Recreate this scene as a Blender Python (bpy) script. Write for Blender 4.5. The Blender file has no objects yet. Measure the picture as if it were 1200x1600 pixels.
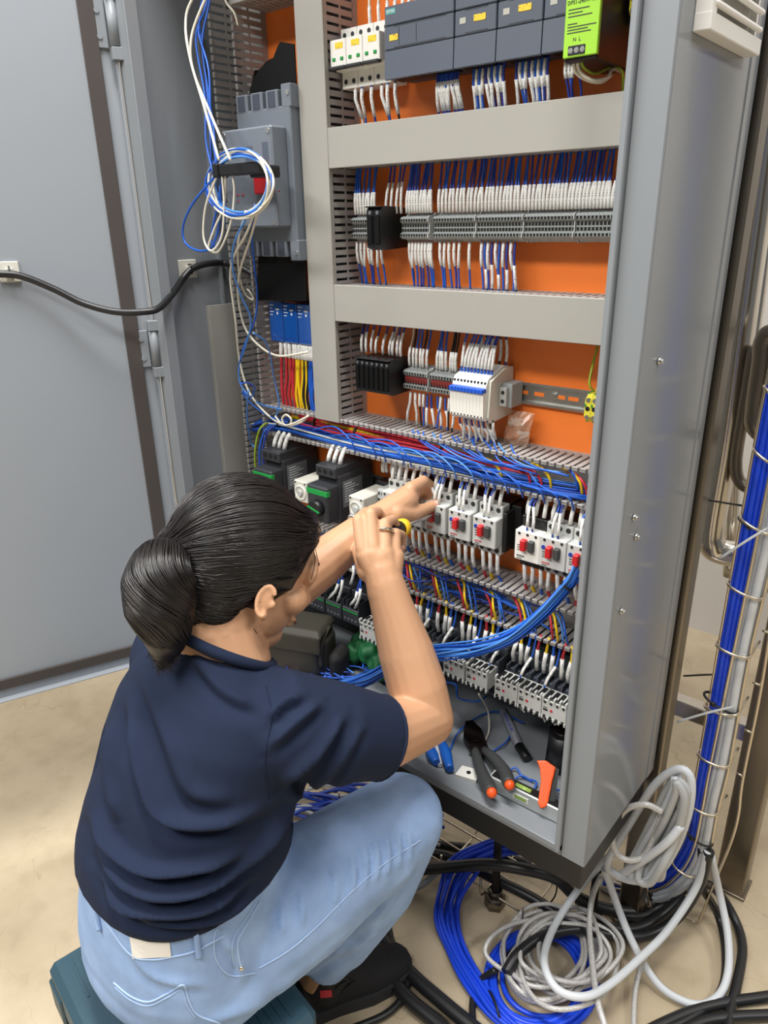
import bpy, math, random
import numpy as np
from mathutils import Vector, Matrix

random.seed(7)
rnd = random.uniform

# ------------------------------------------------------------------ camera (solved from the cabinet's vanishing points)
F = 1141.28
CAM = np.array([0.0, 0.0, 1.28])
R = np.array([[0.76971928, 0.638167, -0.01658614],
              [0.22398445, -0.29430421, -0.92909418],
              [-0.59779862, 0.71142667, -0.36947111]])
cam_data = bpy.data.cameras.new('camera')
cam = bpy.data.objects.new('camera', cam_data)
bpy.context.scene.collection.objects.link(cam)
cam_data.sensor_fit = 'HORIZONTAL'
cam_data.sensor_width = 36.0
cam_data.lens = F / 1200 * 36.0
cam_data.clip_start = 0.02
m = Matrix(((R[0, 0], -R[1, 0], -R[2, 0], CAM[0]),
            (R[0, 1], -R[1, 1], -R[2, 1], CAM[1]),
            (R[0, 2], -R[1, 2], -R[2, 2], CAM[2]),
            (0, 0, 0, 1)))
cam.matrix_world = m
scene = bpy.context.scene
scene.camera = cam

# ------------------------------------------------------------------ world, exposure, lights
scene.view_settings.view_transform = 'Standard'
scene.view_settings.look = 'None'
scene.view_settings.gamma = 1.0
scene.view_settings.use_curve_mapping = False
scene.view_settings.exposure = 0.12
scene.cycles.use_denoising = True
scene.cycles.max_bounces = 6
scene.cycles.diffuse_bounces = 3
scene.cycles.glossy_bounces = 3
scene.cycles.transmission_bounces = 4
scene.cycles.transparent_max_bounces = 6
world = bpy.data.worlds.new('world')
scene.world = world
world.use_nodes = True
world.node_tree.nodes['Background'].inputs[0].default_value = (0.92, 0.96, 1.0, 1)
world.node_tree.nodes['Background'].inputs[1].default_value = 0.16


def area(name, loc, target, sx, sy, power, col=(1, 0.98, 0.95)):
    l = bpy.data.lights.new(name, 'AREA')
    l.shape = 'RECTANGLE'
    l.size, l.size_y = sx, sy
    l.energy = power
    l.color = col
    o = bpy.data.objects.new(name, l)
    scene.collection.objects.link(o)
    o.location = loc
    d = Vector(target) - Vector(loc)
    o.rotation_euler = d.to_track_quat('-Z', 'Y').to_euler()
    return o


# hall lamps: long LED fittings high above the workplace
area('hall_lamp', (-0.40, -1.25, 3.0), (-0.45, -0.6, 0), 1.3, 0.4, 44)
area('hall_lamp.001', (-1.75, -1.3, 3.0), (-1.5, -0.8, 0), 1.3, 0.4, 46)
area('hall_lamp.005', (-0.55, 0.42, 3.3), (-0.55, 0.42, 0), 1.3, 0.3, 72)
area('hall_lamp.002', (1.7, 0.9, 3.0), (0.2, 0.9, 1.0), 1.2, 0.3, 25)
area('hall_lamp.003', (-2.5, -0.6, 3.4), (-2.5, -0.4, 0), 1.4, 0.5, 52)
area('hall_lamp.004', (0.3, 1.75, 3.4), (-0.1, 2.2, 1.0), 1.4, 0.3, 9)


# ------------------------------------------------------------------ pixel -> place helpers (each names a real plane in the room)
def ray(px, py):
    return R.T @ np.array([(px - 600) / F, (py - 800) / F, 1.0])


def PY(px, py, y):
    r = ray(px, py)
    return CAM + r * (y / r[1])


def PX(px, py, x):
    r = ray(px, py)
    return CAM + r * (x / r[0])


def PZ(px, py, z):
    r = ray(px, py)
    return CAM + r * ((z - CAM[2]) / r[2])


def PC(px, py, zc):
    return CAM + ray(px, py) * zc


def pixv(P):
    q = (np.asarray(P) - CAM) @ R.T
    return np.stack([600 + F * q[:, 0] / q[:, 2], 800 + F * q[:, 1] / q[:, 2]], 1)


# ------------------------------------------------------------------ materials
def lin(c):
    return tuple(((v / 255) / 12.92 if v / 255 <= 0.04045 else ((v / 255 + 0.055) / 1.055) ** 2.4) for v in c)


MATS = {}


def mat(name, rgb, rough=0.5, metal=0.0, var=0.06, scale=30, bump=0.0, bscale=200, spec=0.5, coat=0.0, rgb2=None, alpha=1.0, aniso=None, trans=0.0):
    mt = bpy.data.materials.new(name)
    mt.use_nodes = True
    nt = mt.node_tree
    b = nt.nodes['Principled BSDF']
    c = lin(rgb)
    tc = nt.nodes.new('ShaderNodeTexCoord')
    src = tc.outputs['Object']
    if aniso:
        mp = nt.nodes.new('ShaderNodeMapping')
        mp.inputs['Scale'].default_value = aniso
        nt.links.new(src, mp.inputs['Vector'])
        src = mp.outputs['Vector']
    if var > 0 or rgb2:
        n = nt.nodes.new('ShaderNodeTexNoise')
        n.inputs['Scale'].default_value = scale
        n.inputs['Detail'].default_value = 4
        nt.links.new(src, n.inputs['Vector'])
        mx = nt.nodes.new('ShaderNodeMix')
        mx.data_type = 'RGBA'
        nt.links.new(n.outputs['Fac'], mx.inputs['Factor'])
        c2 = lin(rgb2) if rgb2 else c
        mx.inputs['A'].default_value = (*[v * (1 - var) for v in c], 1)
        mx.inputs['B'].default_value = (*[min(1, v * (1 + var)) for v in c2], 1)
        nt.links.new(mx.outputs['Result'], b.inputs['Base Color'])
    else:
        b.inputs['Base Color'].default_value = (*c, 1)
    b.inputs['Roughness'].default_value = rough
    b.inputs['Metallic'].default_value = metal
    b.inputs['Specular IOR Level'].default_value = spec
    b.inputs['Coat Weight'].default_value = coat
    b.inputs['Alpha'].default_value = alpha
    b.inputs['Transmission Weight'].default_value = trans
    if bump > 0:
        n2 = nt.nodes.new('ShaderNodeTexNoise')
        n2.inputs['Scale'].default_value = bscale
        n2.inputs['Detail'].default_value = 3
        nt.links.new(src, n2.inputs['Vector'])
        bp = nt.nodes.new('ShaderNodeBump')
        bp.inputs['Strength'].default_value = bump
        bp.inputs['Distance'].default_value = 0.002
        nt.links.new(n2.outputs['Fac'], bp.inputs['Height'])
        nt.links.new(bp.outputs['Normal'], b.inputs['Normal'])
    MATS[name] = mt
    return mt


def print_mat(name, rgb, ink, scale, thr, stretch=(1, 1, 1)):
    """plain plastic with small printed characters"""
    mt = mat(name, rgb, 0.5, var=0)
    nt = mt.node_tree
    b = nt.nodes['Principled BSDF']
    tc = [n for n in nt.nodes if n.type == 'TEX_COORD'][0]
    mp = nt.nodes.new('ShaderNodeMapping')
    mp.inputs['Scale'].default_value = stretch
    n = nt.nodes.new('ShaderNodeTexNoise')
    n.inputs['Scale'].default_value = scale
    n.inputs['Detail'].default_value = 1
    cr_ = nt.nodes.new('ShaderNodeValToRGB')
    cr_.color_ramp.interpolation = 'CONSTANT'
    cr_.color_ramp.elements[0].color = (*lin(rgb), 1)
    cr_.color_ramp.elements[1].color = (*lin(ink), 1)
    cr_.color_ramp.elements[1].position = thr
    nt.links.new(tc.outputs['Object'], mp.inputs['Vector'])
    nt.links.new(mp.outputs['Vector'], n.inputs['Vector'])
    nt.links.new(n.outputs['Fac'], cr_.inputs['Fac'])
    nt.links.new(cr_.outputs['Color'], b.inputs['Base Color'])
    return mt


mat('cabinet_paint', (134, 139, 144), 0.42, var=0.05, scale=3, bump=0.03, bscale=500)
mat('side_paint', (134, 139, 143), 0.16, var=0.04, scale=3, bump=0.02, bscale=300)
mat('door_paint', (150, 156, 163), 0.38, var=0.04, scale=2.5, bump=0.03, bscale=500)
mat('orange_plate', (246, 128, 52), 0.35, var=0.04, scale=4)
mat('lower_dark_sheet', (34, 34, 36), 0.5, var=0.05)
mat('gasket', (70, 64, 62), 0.85, var=0.1, scale=20)
mat('plinth_black', (22, 22, 23), 0.5, var=0.1, scale=20)
mat('duct_grey', (160, 158, 151), 0.5, var=0.03, scale=20)
mat('finger_grey', (160, 157, 154), 0.5, var=0.0)
mat('steel', (212, 206, 196), 0.2, 1.0, var=0.08, scale=12, aniso=(6, 6, 0.6))
mat('steel_dull', (134, 126, 114), 0.34, 1.0, var=0.12, scale=10, aniso=(5, 5, 0.5))
mat('zinc', (205, 205, 200), 0.3, 1.0, var=0.08, scale=60)
mat('white_plastic', (232, 231, 224), 0.42, var=0.02)
mat('cream_plastic', (214, 212, 200), 0.45, var=0.03)
mat('device_grey', (196, 198, 194), 0.45, var=0.03)
mat('light_grey', (188, 190, 188), 0.45, var=0.03)
mat('terminal_grey', (158, 163, 162), 0.5, var=0.03)
mat('mid_grey', (112, 117, 122), 0.45, var=0.04)
mat('mccb_grey', (112, 119, 128), 0.45, var=0.03)
mat('plc_slate', (84, 92, 106), 0.42, var=0.03)
mat('plc_slate_dark', (66, 72, 84), 0.5, var=0.03)
mat('dark_device', (52, 54, 58), 0.42, var=0.05)
mat('black_plastic', (24, 24, 26), 0.4, var=0.08)
mat('barrier_black', (9, 9, 10), 0.6, var=0.05, spec=0.2)
mat('hole_black', (10, 10, 11), 0.8, var=0)
mat('red_button', (196, 32, 38), 0.4, var=0.03)
mat('fuse_red', (122, 40, 38), 0.5, var=0.05)
mat('green_stripe', (24, 150, 66), 0.4, var=0.04)
mat('green_label', (150, 205, 45), 0.5, var=0.02)
mat('teal_logo', (90, 170, 165), 0.5, var=0)
mat('yellow_label', (250, 205, 45), 0.5, var=0)
mat('led_window', (190, 190, 180), 0.3, var=0.05)
mat('ink_dark', (38, 40, 40), 0.6, var=0)
mat('ink_red', (190, 50, 60), 0.6, var=0)
mat('ink_white', (225, 228, 228), 0.6, var=0)
mat('blue_bar', (32, 88, 200), 0.4, var=0.03)
mat('wire_blue', (28, 92, 196), 0.42, var=0.04, scale=15)
mat('wire_darkblue', (34, 62, 158), 0.42, var=0.05, scale=15)
mat('wire_lightblue', (78, 140, 222), 0.42, var=0.04, scale=15)
mat('wire_white', (226, 222, 205), 0.42, var=0.03)
mat('wire_red', (196, 44, 58), 0.42, var=0.04)
mat('wire_yellow', (240, 200, 20), 0.42, var=0.04)
mat('wire_black', (22, 22, 24), 0.42, var=0.05)
mat('wire_green', (150, 175, 40), 0.42, var=0.25, scale=80)
print_mat('sleeve', (238, 238, 234), (90, 88, 92), 620, 0.66)
print_mat('yellow_print', (250, 208, 50), (120, 70, 20), 500, 0.64)
mat('cable_black', (30, 30, 32), 0.38, var=0.08, scale=20)
mat('cable_blue', (24, 72, 220), 0.38, var=0.04, scale=20)
mat('hose_white', (206, 210, 214), 0.42, var=0.04, scale=10)
mat('hose_grey', (176, 178, 178), 0.45, var=0.06, scale=10)
mat('tray_wire', (206, 196, 178), 0.32, 1.0, var=0.06, scale=60)
mat('clear_blue', (24, 84, 170), 0.08, var=0.05, spec=0.8, coat=0.5)
mat('earth_green', (60, 150, 60), 0.45, var=0.05)
mat('earth_yellow', (235, 225, 70), 0.45, var=0.03)
mat('teal_box', (44, 74, 88), 0.5, var=0.06, scale=20, bump=0.15, bscale=500)
mat('strap_black', (26, 25, 25), 0.8, var=0.1, bump=0.3, bscale=600)
mat('skin', (208, 163, 128), 0.46, var=0.05, scale=14, rgb2=(200, 150, 114), spec=0.4)
mat('nail', (226, 170, 150), 0.3, var=0)
mat('tshirt', (30, 39, 60), 0.9, var=0.06, scale=12, bump=0.08, bscale=900, spec=0.2)
mat('denim', (134, 162, 204), 0.9, var=0.14, scale=26, rgb2=(160, 186, 224), bump=0.2, bscale=700, spec=0.15)
mat('denim_seam', (176, 200, 232), 0.9, var=0.08, scale=60, spec=0.1)
mat('shoe_black', (26, 25, 27), 0.8, var=0.2, scale=200, bump=0.3, bscale=500)
mat('shoe_sole', (50, 50, 52), 0.7, var=0.1, scale=60)
mat('hair', (24, 20, 19), 0.34, var=0.25, scale=40, spec=0.5)
mat('gold', (244, 226, 196), 0.15, 1.0, var=0.03)
mat('olive', (52, 49, 40), 0.6, var=0.06, scale=20, bump=0.15, bscale=400)
mat('bag_green', (22, 96, 52), 0.6, var=0.15, scale=20)
mat('orange_tool', (238, 90, 34), 0.42, var=0.03)
mat('tool_grey', (62, 64, 64), 0.55, var=0.08, bump=0.1)
mat('tool_dark', (34, 26, 26), 0.35, 0.4, var=0.2, scale=60)
mat('tool_blue', (28, 96, 190), 0.4, var=0.04)
mat('level_grey', (196, 200, 198), 0.35, 0.3, var=0.04)
mat('vial_green', (150, 180, 90), 0.15, var=0.05)
mat('marker_grey', (132, 134, 142), 0.4, var=0.03)
mat('red_plastic', (214, 40, 44), 0.4, var=0.03)
mat('vent_white', (232, 230, 224), 0.45, var=0.02)
mat('clear_bag', (228, 190, 160), 0.15, var=0.2, scale=40, alpha=0.45)
mat('patch_white', (236, 232, 222), 0.7, var=0.02)


def braid_mat():
    mt = mat('braid', (196, 194, 190), 0.36, 0.1, var=0)
    nt = mt.node_tree
    b = nt.nodes['Principled BSDF']
    tc = [n for n in nt.nodes if n.type == 'TEX_COORD'][0]
    v = nt.nodes.new('ShaderNodeTexVoronoi')
    v.inputs['Scale'].default_value = 800
    r_ = nt.nodes.new('ShaderNodeValToRGB')
    r_.color_ramp.elements[0].color = (*lin((232, 230, 226)), 1)
    r_.color_ramp.elements[1].color = (*lin((140, 138, 136)), 1)
    nt.links.new(tc.outputs['Object'], v.inputs['Vector'])
    nt.links.new(v.outputs['Distance'], r_.inputs['Fac'])
    nt.links.new(r_.outputs['Color'], b.inputs['Base Color'])


braid_mat()


def floor_mat():
    mt = mat('concrete', (196, 178, 148), 0.5, var=0)
    nt = mt.node_tree
    b = nt.nodes['Principled BSDF']
    tc = [n for n in nt.nodes if n.type == 'TEX_COORD'][0]
    n1 = nt.nodes.new('ShaderNodeTexNoise'); n1.inputs['Scale'].default_value = 2.2; n1.inputs['Detail'].default_value = 8; n1.inputs['Roughness'].default_value = 0.65
    n2 = nt.nodes.new('ShaderNodeTexNoise'); n2.inputs['Scale'].default_value = 14; n2.inputs['Detail'].default_value = 6
    n3 = nt.nodes.new('ShaderNodeTexNoise'); n3.inputs['Scale'].default_value = 3.2; n3.inputs['Detail'].default_value = 3; n3.inputs['Distortion'].default_value = 1.6
    for n in (n1, n2, n3):
        nt.links.new(tc.outputs['Object'], n.inputs['Vector'])
    r1 = nt.nodes.new('ShaderNodeValToRGB')
    r1.color_ramp.elements[0].position = 0.3; r1.color_ramp.elements[0].color = (*lin((174, 157, 130)), 1)
    r1.color_ramp.elements[1].position = 0.72; r1.color_ramp.elements[1].color = (*lin((208, 192, 164)), 1)
    nt.links.new(n1.outputs['Fac'], r1.inputs['Fac'])
    r2 = nt.nodes.new('ShaderNodeValToRGB')
    r2.color_ramp.elements[0].position = 0.34; r2.color_ramp.elements[0].color = (0.86, 0.85, 0.82, 1)
    r2.color_ramp.elements[1].position = 0.5; r2.color_ramp.elements[1].color = (1, 1, 1, 1)
    nt.links.new(n2.outputs['Fac'], r2.inputs['Fac'])
    # thin hairline cracks: the contour of a distorted noise
    mth = nt.nodes.new('ShaderNodeMath'); mth.operation = 'SUBTRACT'; mth.inputs[1].default_value = 0.5
    ab = nt.nodes.new('ShaderNodeMath'); ab.operation = 'ABSOLUTE'
    nt.links.new(n3.outputs['Fac'], mth.inputs[0]); nt.links.new(mth.outputs[0], ab.inputs[0])
    r3 = nt.nodes.new('ShaderNodeValToRGB')
    r3.color_ramp.elements[0].position = 0.0; r3.color_ramp.elements[0].color = (0.72, 0.69, 0.64, 1)
    r3.color_ramp.elements[1].position = 0.004; r3.color_ramp.elements[1].color = (1, 1, 1, 1)
    nt.links.new(ab.outputs[0], r3.inputs['Fac'])
    prev = r1.outputs['Color']
    for r_, fac in ((r2, 0.7), (r3, 0.55)):
        mx = nt.nodes.new('ShaderNodeMix'); mx.data_type = 'RGBA'; mx.blend_type = 'MULTIPLY'
        mx.inputs['Factor'].default_value = fac
        nt.links.new(prev, mx.inputs['A']); nt.links.new(r_.outputs['Color'], mx.inputs['B'])
        prev = mx.outputs['Result']
    nt.links.new(prev, b.inputs['Base Color'])
    bp = nt.nodes.new('ShaderNodeBump'); bp.inputs['Strength'].default_value = 0.15
    nt.links.new(n2.outputs['Fac'], bp.inputs['Height']); nt.links.new(bp.outputs['Normal'], b.inputs['Normal'])


floor_mat()
mat('wall_paint', (205, 200, 194), 0.6, var=0.05, scale=2, bump=0.05, bscale=30)

# ------------------------------------------------------------------ mesh builder
COL = scene.collection


def catmull(pts, n=6, closed=False):
    p = np.asarray(pts, float)
    N = len(p)
    if N < 3 and not closed:
        return p
    out = []
    rng = range(N) if closed else range(N - 1)
    for i in rng:
        if closed:
            a, b, c, d = p[(i - 1) % N], p[i], p[(i + 1) % N], p[(i + 2) % N]
        else:
            b, c = p[i], p[i + 1]
            a = p[i - 1] if i > 0 else 2 * b - c
            d = p[i + 2] if i + 2 < N else 2 * c - b
        for k in range(n):
            t = k / n
            out.append(0.5 * ((2 * b) + (-a + c) * t + (2 * a - 5 * b + 4 * c - d) * t * t + (-a + 3 * b - 3 * c + d) * t ** 3))
    if not closed:
        out.append(p[-1])
    return np.array(out)


class MB:
    def __init__(s):
        s.v, s.f, s.sm = [], [], []

    def add(s, verts, faces, smooth=False):
        o = len(s.v)
        s.v.extend([tuple(map(float, v)) for v in verts])
        s.f.extend([tuple(i + o for i in f) for f in faces])
        s.sm.extend([smooth] * len(faces))
        return s

    def obox(s, c, h, A=None, ch=0.0):
        h = np.array(h, float)
        A = np.eye(3) if A is None else np.asarray(A, float)   # columns = axes
        c = np.array(c, float)
        ch = min(ch, h.min() * 0.8)
        sg = [(x, y, z) for x in (-1, 1) for y in (-1, 1) for z in (-1, 1)]
        if ch <= 0:
            vs = [np.array(q) * h for q in sg]
            fs = [(0, 1, 3, 2), (4, 6, 7, 5), (0, 4, 5, 1), (2, 3, 7, 6), (0, 2, 6, 4), (1, 5, 7, 3)]
        else:
            vs, ix = [], {}
            for q in sg:
                for a in range(3):
                    w = np.array(q) * (h - ch)
                    w[a] = q[a] * h[a]
                    ix[q, a] = len(vs)
                    vs.append(w)
            fs = []
            for a in range(3):
                b_, c_ = [k for k in range(3) if k != a]
                for sa in (-1, 1):
                    def key(u, v):
                        q = [0, 0, 0]; q[a] = sa; q[b_] = u; q[c_] = v
                        return tuple(q)
                    fs.append([ix[key(-1, -1), a], ix[key(1, -1), a], ix[key(1, 1), a], ix[key(-1, 1), a]])
                for u in (-1, 1):
                    for v in (-1, 1):
                        q0 = [0, 0, 0]; q1 = [0, 0, 0]
                        q0[a] = -1; q1[a] = 1; q0[b_] = q1[b_] = u; q0[c_] = q1[c_] = v
                        q0, q1 = tuple(q0), tuple(q1)
                        fs.append([ix[q0, b_], ix[q1, b_], ix[q1, c_], ix[q0, c_]])
            for q in sg:
                fs.append([ix[q, 0], ix[q, 1], ix[q, 2]])
            V = np.array(vs)
            g = []
            for f in fs:
                n = np.cross(V[f[1]] - V[f[0]], V[f[2]] - V[f[0]])
                g.append(f if n @ V[f].mean(0) > 0 else f[::-1])
            fs = g
        return s.add([c + A @ v for v in vs], fs)

    def box(s, x0, x1, y0, y1, z0, z1, ch=0.0):
        return s.obox(((x0 + x1) / 2, (y0 + y1) / 2, (z0 + z1) / 2), (abs(x1 - x0) / 2, abs(y1 - y0) / 2, abs(z1 - z0) / 2), None, ch)

    def tube(s, pts, r, seg=6, closed=False, smooth=True):
        p = np.asarray(pts, float)
        n = len(p)
        rr = np.full(n, r) if np.isscalar(r) else np.asarray(r, float)
        if closed:
            t = np.roll(p, -1, 0) - np.roll(p, 1, 0)
        else:
            t = np.gradient(p, axis=0)
        t /= np.linalg.norm(t, axis=1)[:, None] + 1e-12
        u = np.cross(t[0], (0, 0, 1))
        if np.linalg.norm(u) < 0.1:
            u = np.cross(t[0], (1, 0, 0))
        u /= np.linalg.norm(u)
        ang = np.arange(seg) * 2 * math.pi / seg
        ca, sa = np.cos(ang)[:, None], np.sin(ang)[:, None]
        vs = []
        for i in range(n):
            u = u - t[i] * (u @ t[i])
            u /= np.linalg.norm(u) + 1e-12
            w = np.cross(t[i], u)
            vs.append(p[i] + rr[i] * (ca * u + sa * w))
        V = np.concatenate(vs)
        fs = []
        for i in range(n if closed else n - 1):
            j = (i + 1) % n
            for k in range(seg):
                l = (k + 1) % seg
                fs.append((i * seg + k, i * seg + l, j * seg + l, j * seg + k))
        s.add(V, fs, smooth)
        if not closed:
            o = len(s.v) - len(V)
            s.f.append(tuple(o + k for k in range(seg))[::-1]); s.sm.append(False)
            s.f.append(tuple(o + (n - 1) * seg + k for k in range(seg))); s.sm.append(False)
        return s

    def cyl(s, p0, p1, r, seg=12, r1=None):
        return s.tube([p0, p1], [r, r if r1 is None else r1], seg)

    def prism(s, poly, fn, a0, a1):
        """poly: 2-D outline; fn(u, v, a) -> 3-D; swept from a0 to a1"""
        n = len(poly)
        V = [fn(u, v, a0) for u, v in poly] + [fn(u, v, a1) for u, v in poly]
        fs = [tuple(range(n))[::-1], tuple(range(n, 2 * n))]
        for i in range(n):
            j = (i + 1) % n
            fs.append((i, j, n + j, n + i))
        A = np.array(V)
        vol = 0
        for f in fs:
            for k in range(1, len(f) - 1):
                vol += np.dot(A[f[0]], np.cross(A[f[k]], A[f[k + 1]]))
        if vol < 0:
            fs = [f[::-1] for f in fs]
        return s.add(V, fs)

    def ell(s, c, rad, A=None, seg=16, rings=10):
        A = np.eye(3) if A is None else np.asarray(A, float)
        c = np.array(c, float)
        rad = np.array(rad if not np.isscalar(rad) else (rad,) * 3, float)
        vs = [c + A @ (rad * (0, 0, -1))]
        for i in range(1, rings):
            th = -math.pi / 2 + math.pi * i / rings
            for k in range(seg):
                ph = 2 * math.pi * k / seg
                vs.append(c + A @ (rad * (math.cos(th) * math.cos(ph), math.cos(th) * math.sin(ph), math.sin(th))))
        vs.append(c + A @ (rad * (0, 0, 1)))
        fs = []
        for k in range(seg):
            l = (k + 1) % seg
            fs.append((0, 1 + l, 1 + k))
            for i in range(rings - 2):
                a = 1 + i * seg
                fs.append((a + k, a + l, a + seg + l, a + seg + k))
            a = 1 + (rings - 2) * seg
            fs.append((a + k, a + l, len(vs) - 1))
        return s.add(vs, fs, True)

    def limb(s, pts, rad, seg=14):
        pts = [np.array(p, float) for p in pts]
        for i, (p, r) in enumerate(zip(pts, rad)):
            s.ell(p, r, None, seg, 10)
        for i in range(len(pts) - 1):
            s.tube([pts[i], pts[i + 1]], [rad[i], rad[i + 1]], seg)
        return s

    def build(s, name, material, parent=None, loc=None, local=False):
        V = np.array(s.v, float)
        if parent is not None and not local:
            V = V - np.array(parent.get('_w', (0, 0, 0)))
        if parent is None and loc is not None and not local:
            V = V - np.array(loc)
        me = bpy.data.meshes.new(name)
        me.from_pydata(V.tolist(), [], s.f)
        me.polygons.foreach_set('use_smooth', s.sm)
        me.materials.append(MATS[material] if isinstance(material, str) else material)
        o = bpy.data.objects.new(name, me)
        COL.objects.link(o)
        if parent is not None:
            o.parent = parent
            o['_w'] = parent.get('_w', (0, 0, 0))
        else:
            if loc is not None:
                o.location = [float(x) for x in loc]
            o['_w'] = tuple(float(x) for x in loc) if loc is not None else (0.0, 0.0, 0.0)
        return o


def tag(o, label, cat, group=None, kind=None):
    if label: o['label'] = label
    if cat: o['category'] = cat
    if group: o['group'] = group
    if kind: o['kind'] = kind
    return o


def thing(name, label, cat, loc=(0, 0, 0), group=None, rz=0.0):
    o = bpy.data.objects.new(name, None)
    COL.objects.link(o)
    o.empty_display_size = 0.02
    o.location = [float(x) for x in loc]
    o.rotation_euler = (0, 0, rz)
    o['_w'] = tuple(float(x) for x in loc)
    return tag(o, label, cat, group)


def link_copy(src, parent=None, loc=None):
    o = src.copy()
    COL.objects.link(o)
    if parent is not None:
        o.parent = parent
    if loc is not None:
        o.location = [float(x) for x in loc]
    return o


def dup(root, loc, label):
    r = link_copy(root)
    r.location = [float(x) for x in loc]
    r['label'] = label
    r['_w'] = tuple(float(x) for x in loc)
    for ch in list(root.children):
        c = link_copy(ch, r)
        for g in list(ch.children):
            link_copy(g, c)
    return r


ONES = 'zero first second third fourth fifth sixth seventh eighth ninth tenth eleventh twelfth thirteenth fourteenth fifteenth sixteenth seventeenth eighteenth nineteenth'.split()
TENS = {2: ('twentieth', 'twenty'), 3: ('thirtieth', 'thirty'), 4: ('fortieth', 'forty'), 5: ('fiftieth', 'fifty'), 6: ('sixtieth', 'sixty'), 7: ('seventieth', 'seventy'), 8: ('eightieth', 'eighty')}


def nth(n):
    if n < 20:
        return ONES[n]
    a, b = divmod(n, 10)
    return TENS[a][0] if b == 0 else TENS[a][1] + '-' + ONES[b]


def text_mesh(body, size, material, name, parent, M, extrude=0.0002):
    """flat lettering; M places text x along its 1st column and up along its 2nd"""
    cu = bpy.data.curves.new(name, 'FONT')
    cu.body = body
    cu.size = size
    cu.align_x = 'CENTER'
    cu.align_y = 'CENTER'
    cu.extrude = extrude
    cu.resolution_u = 2
    t = bpy.data.objects.new(name, cu)
    COL.objects.link(t)
    dg = bpy.context.evaluated_depsgraph_get()
    me = bpy.data.meshes.new_from_object(t.evaluated_get(dg))
    bpy.data.objects.remove(t)
    me.transform(M)
    w = parent.get('_w', (0, 0, 0))
    me.transform(Matrix.Translation((-w[0], -w[1], -w[2])))
    me.materials.clear()
    me.materials.append(MATS[material])
    o = bpy.data.objects.new(name, me)
    COL.objects.link(o)
    o.parent = parent
    return o


def front_frame(p):
    """text plane facing -y at point p"""
    return Matrix(((1, 0, 0, p[0]), (0, 0, -1, p[1]), (0, 1, 0, p[2]), (0, 0, 0, 1)))
# ------------------------------------------------------------------ room
YP, YC, YF, YB = 1.035, 0.955, 0.80, 1.07
XR, XL = -0.30, -1.228
ZT = 1.98
MB().box(-5, 4, -3.5, 2.4, -0.05, 0).build('floor', 'concrete')['kind'] = 'structure'
MB().box(-5, 4, 2.28, 2.36, 0, 4.2).build('wall_back', 'wall_paint')['kind'] = 'structure'

# ------------------------------------------------------------------ cabinet
cab = thing('electrical_cabinet', 'tall open grey steel control cabinet with an orange mounting plate', 'cabinet', ((XR + XL) / 2, 0.93, 0))
b = MB()
b.box(XR - 0.003, XR, YF + 0.002, YB, 0.388, ZT)
b.box(XR - 0.006, XR + 0.0015, YB - 0.03, YB, 0.388, ZT, 0.001)
b.build('side_panel', 'side_paint', cab)
MB().box(XL, XL + 0.003, YF + 0.002, YB, 0.388, ZT).build('side_panel', 'cabinet_paint', cab)
MB().box(XL, XR, YB - 0.003, YB, 0.388, ZT).build('back_panel', 'cabinet_paint', cab)
MB().box(XL, XR, YF + 0.002, YB, ZT - 0.003, ZT).build('top_panel', 'cabinet_paint', cab)
MB().box(XL + 0.004, XR - 0.004, YF + 0.004, YB - 0.004, 0.388, 0.397).build('bottom_panel', 'cabinet_paint', cab)
b = MB()
b.box(XR - 0.037, XR, YF, YF + 0.004, 0.388, ZT, 0.0015)
b.box(XL, XL + 0.037, YF, YF + 0.004, 0.388, ZT, 0.0015)
b.box(XL + 0.037, XR - 0.037, YF, YF + 0.004, 0.388, 0.399, 0.001)
b.box(XL + 0.037, XR - 0.037, YF, YF + 0.004, ZT - 0.037, ZT, 0.001)
b.build('front_frame', 'cabinet_paint', cab)
b = MB()
b.box(XR - 0.045, XR - 0.037, YF - 0.008, YF + 0.02, 0.399, ZT - 0.037, 0.0015)
b.box(XL + 0.037, XL + 0.040, YF - 0.004, YF + 0.02, 0.399, ZT - 0.037, 0.001)
b.box(XL + 0.037, XR - 0.037, YF - 0.006, YF + 0.018, 0.399, 0.411, 0.0015)
b.build('frame_lip', 'cabinet_paint', cab)
MB().box(-1.165, -0.335, YP, YP + 0.003, 0.63, 1.93).build('mounting_plate', 'orange_plate', cab)
MB().box(-1.165, -0.335, YP, YP + 0.003, 0.43, 0.628).build('lower_dark_sheet', 'lower_dark_sheet', cab, None)['label'] = 'dark sheet below the orange plate'  # plain near-black sheet filling the back below the orange plate
b = MB()
b.box(XL + 0.01, XR - 0.006, YF + 0.012, YF + 0.03, 0.328, 0.388, 0.002)
b.box(XL + 0.01, XR - 0.006, YB - 0.03, YB - 0.012, 0.328, 0.388, 0.002)
b.box(XR - 0.026, XR - 0.0065, YF + 0.028, YB - 0.028, 0.3285, 0.3875)
b.box(XL + 0.0105, XL + 0.03, YF + 0.028, YB - 0.028, 0.3285, 0.3875)
b.build('plinth', 'plinth_black', cab)
for lx, ly in ((-0.53, 0.955), (-1.1, 0.84), (-0.36, 1.03), (-1.1, 1.03)):
    b = MB()
    b.cyl((lx, ly, 0.02), (lx, ly, 0.34), 0.008, 10)
    b.build('leg', 'plinth_black', cab)
    b = MB()
    b.cyl((lx, ly, 0), (lx, ly, 0.03), 0.021, 6)
    b.cyl((lx, ly, 0.03), (lx, ly, 0.042), 0.014, 6)
    b.build('foot', 'steel_dull', cab)
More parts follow.
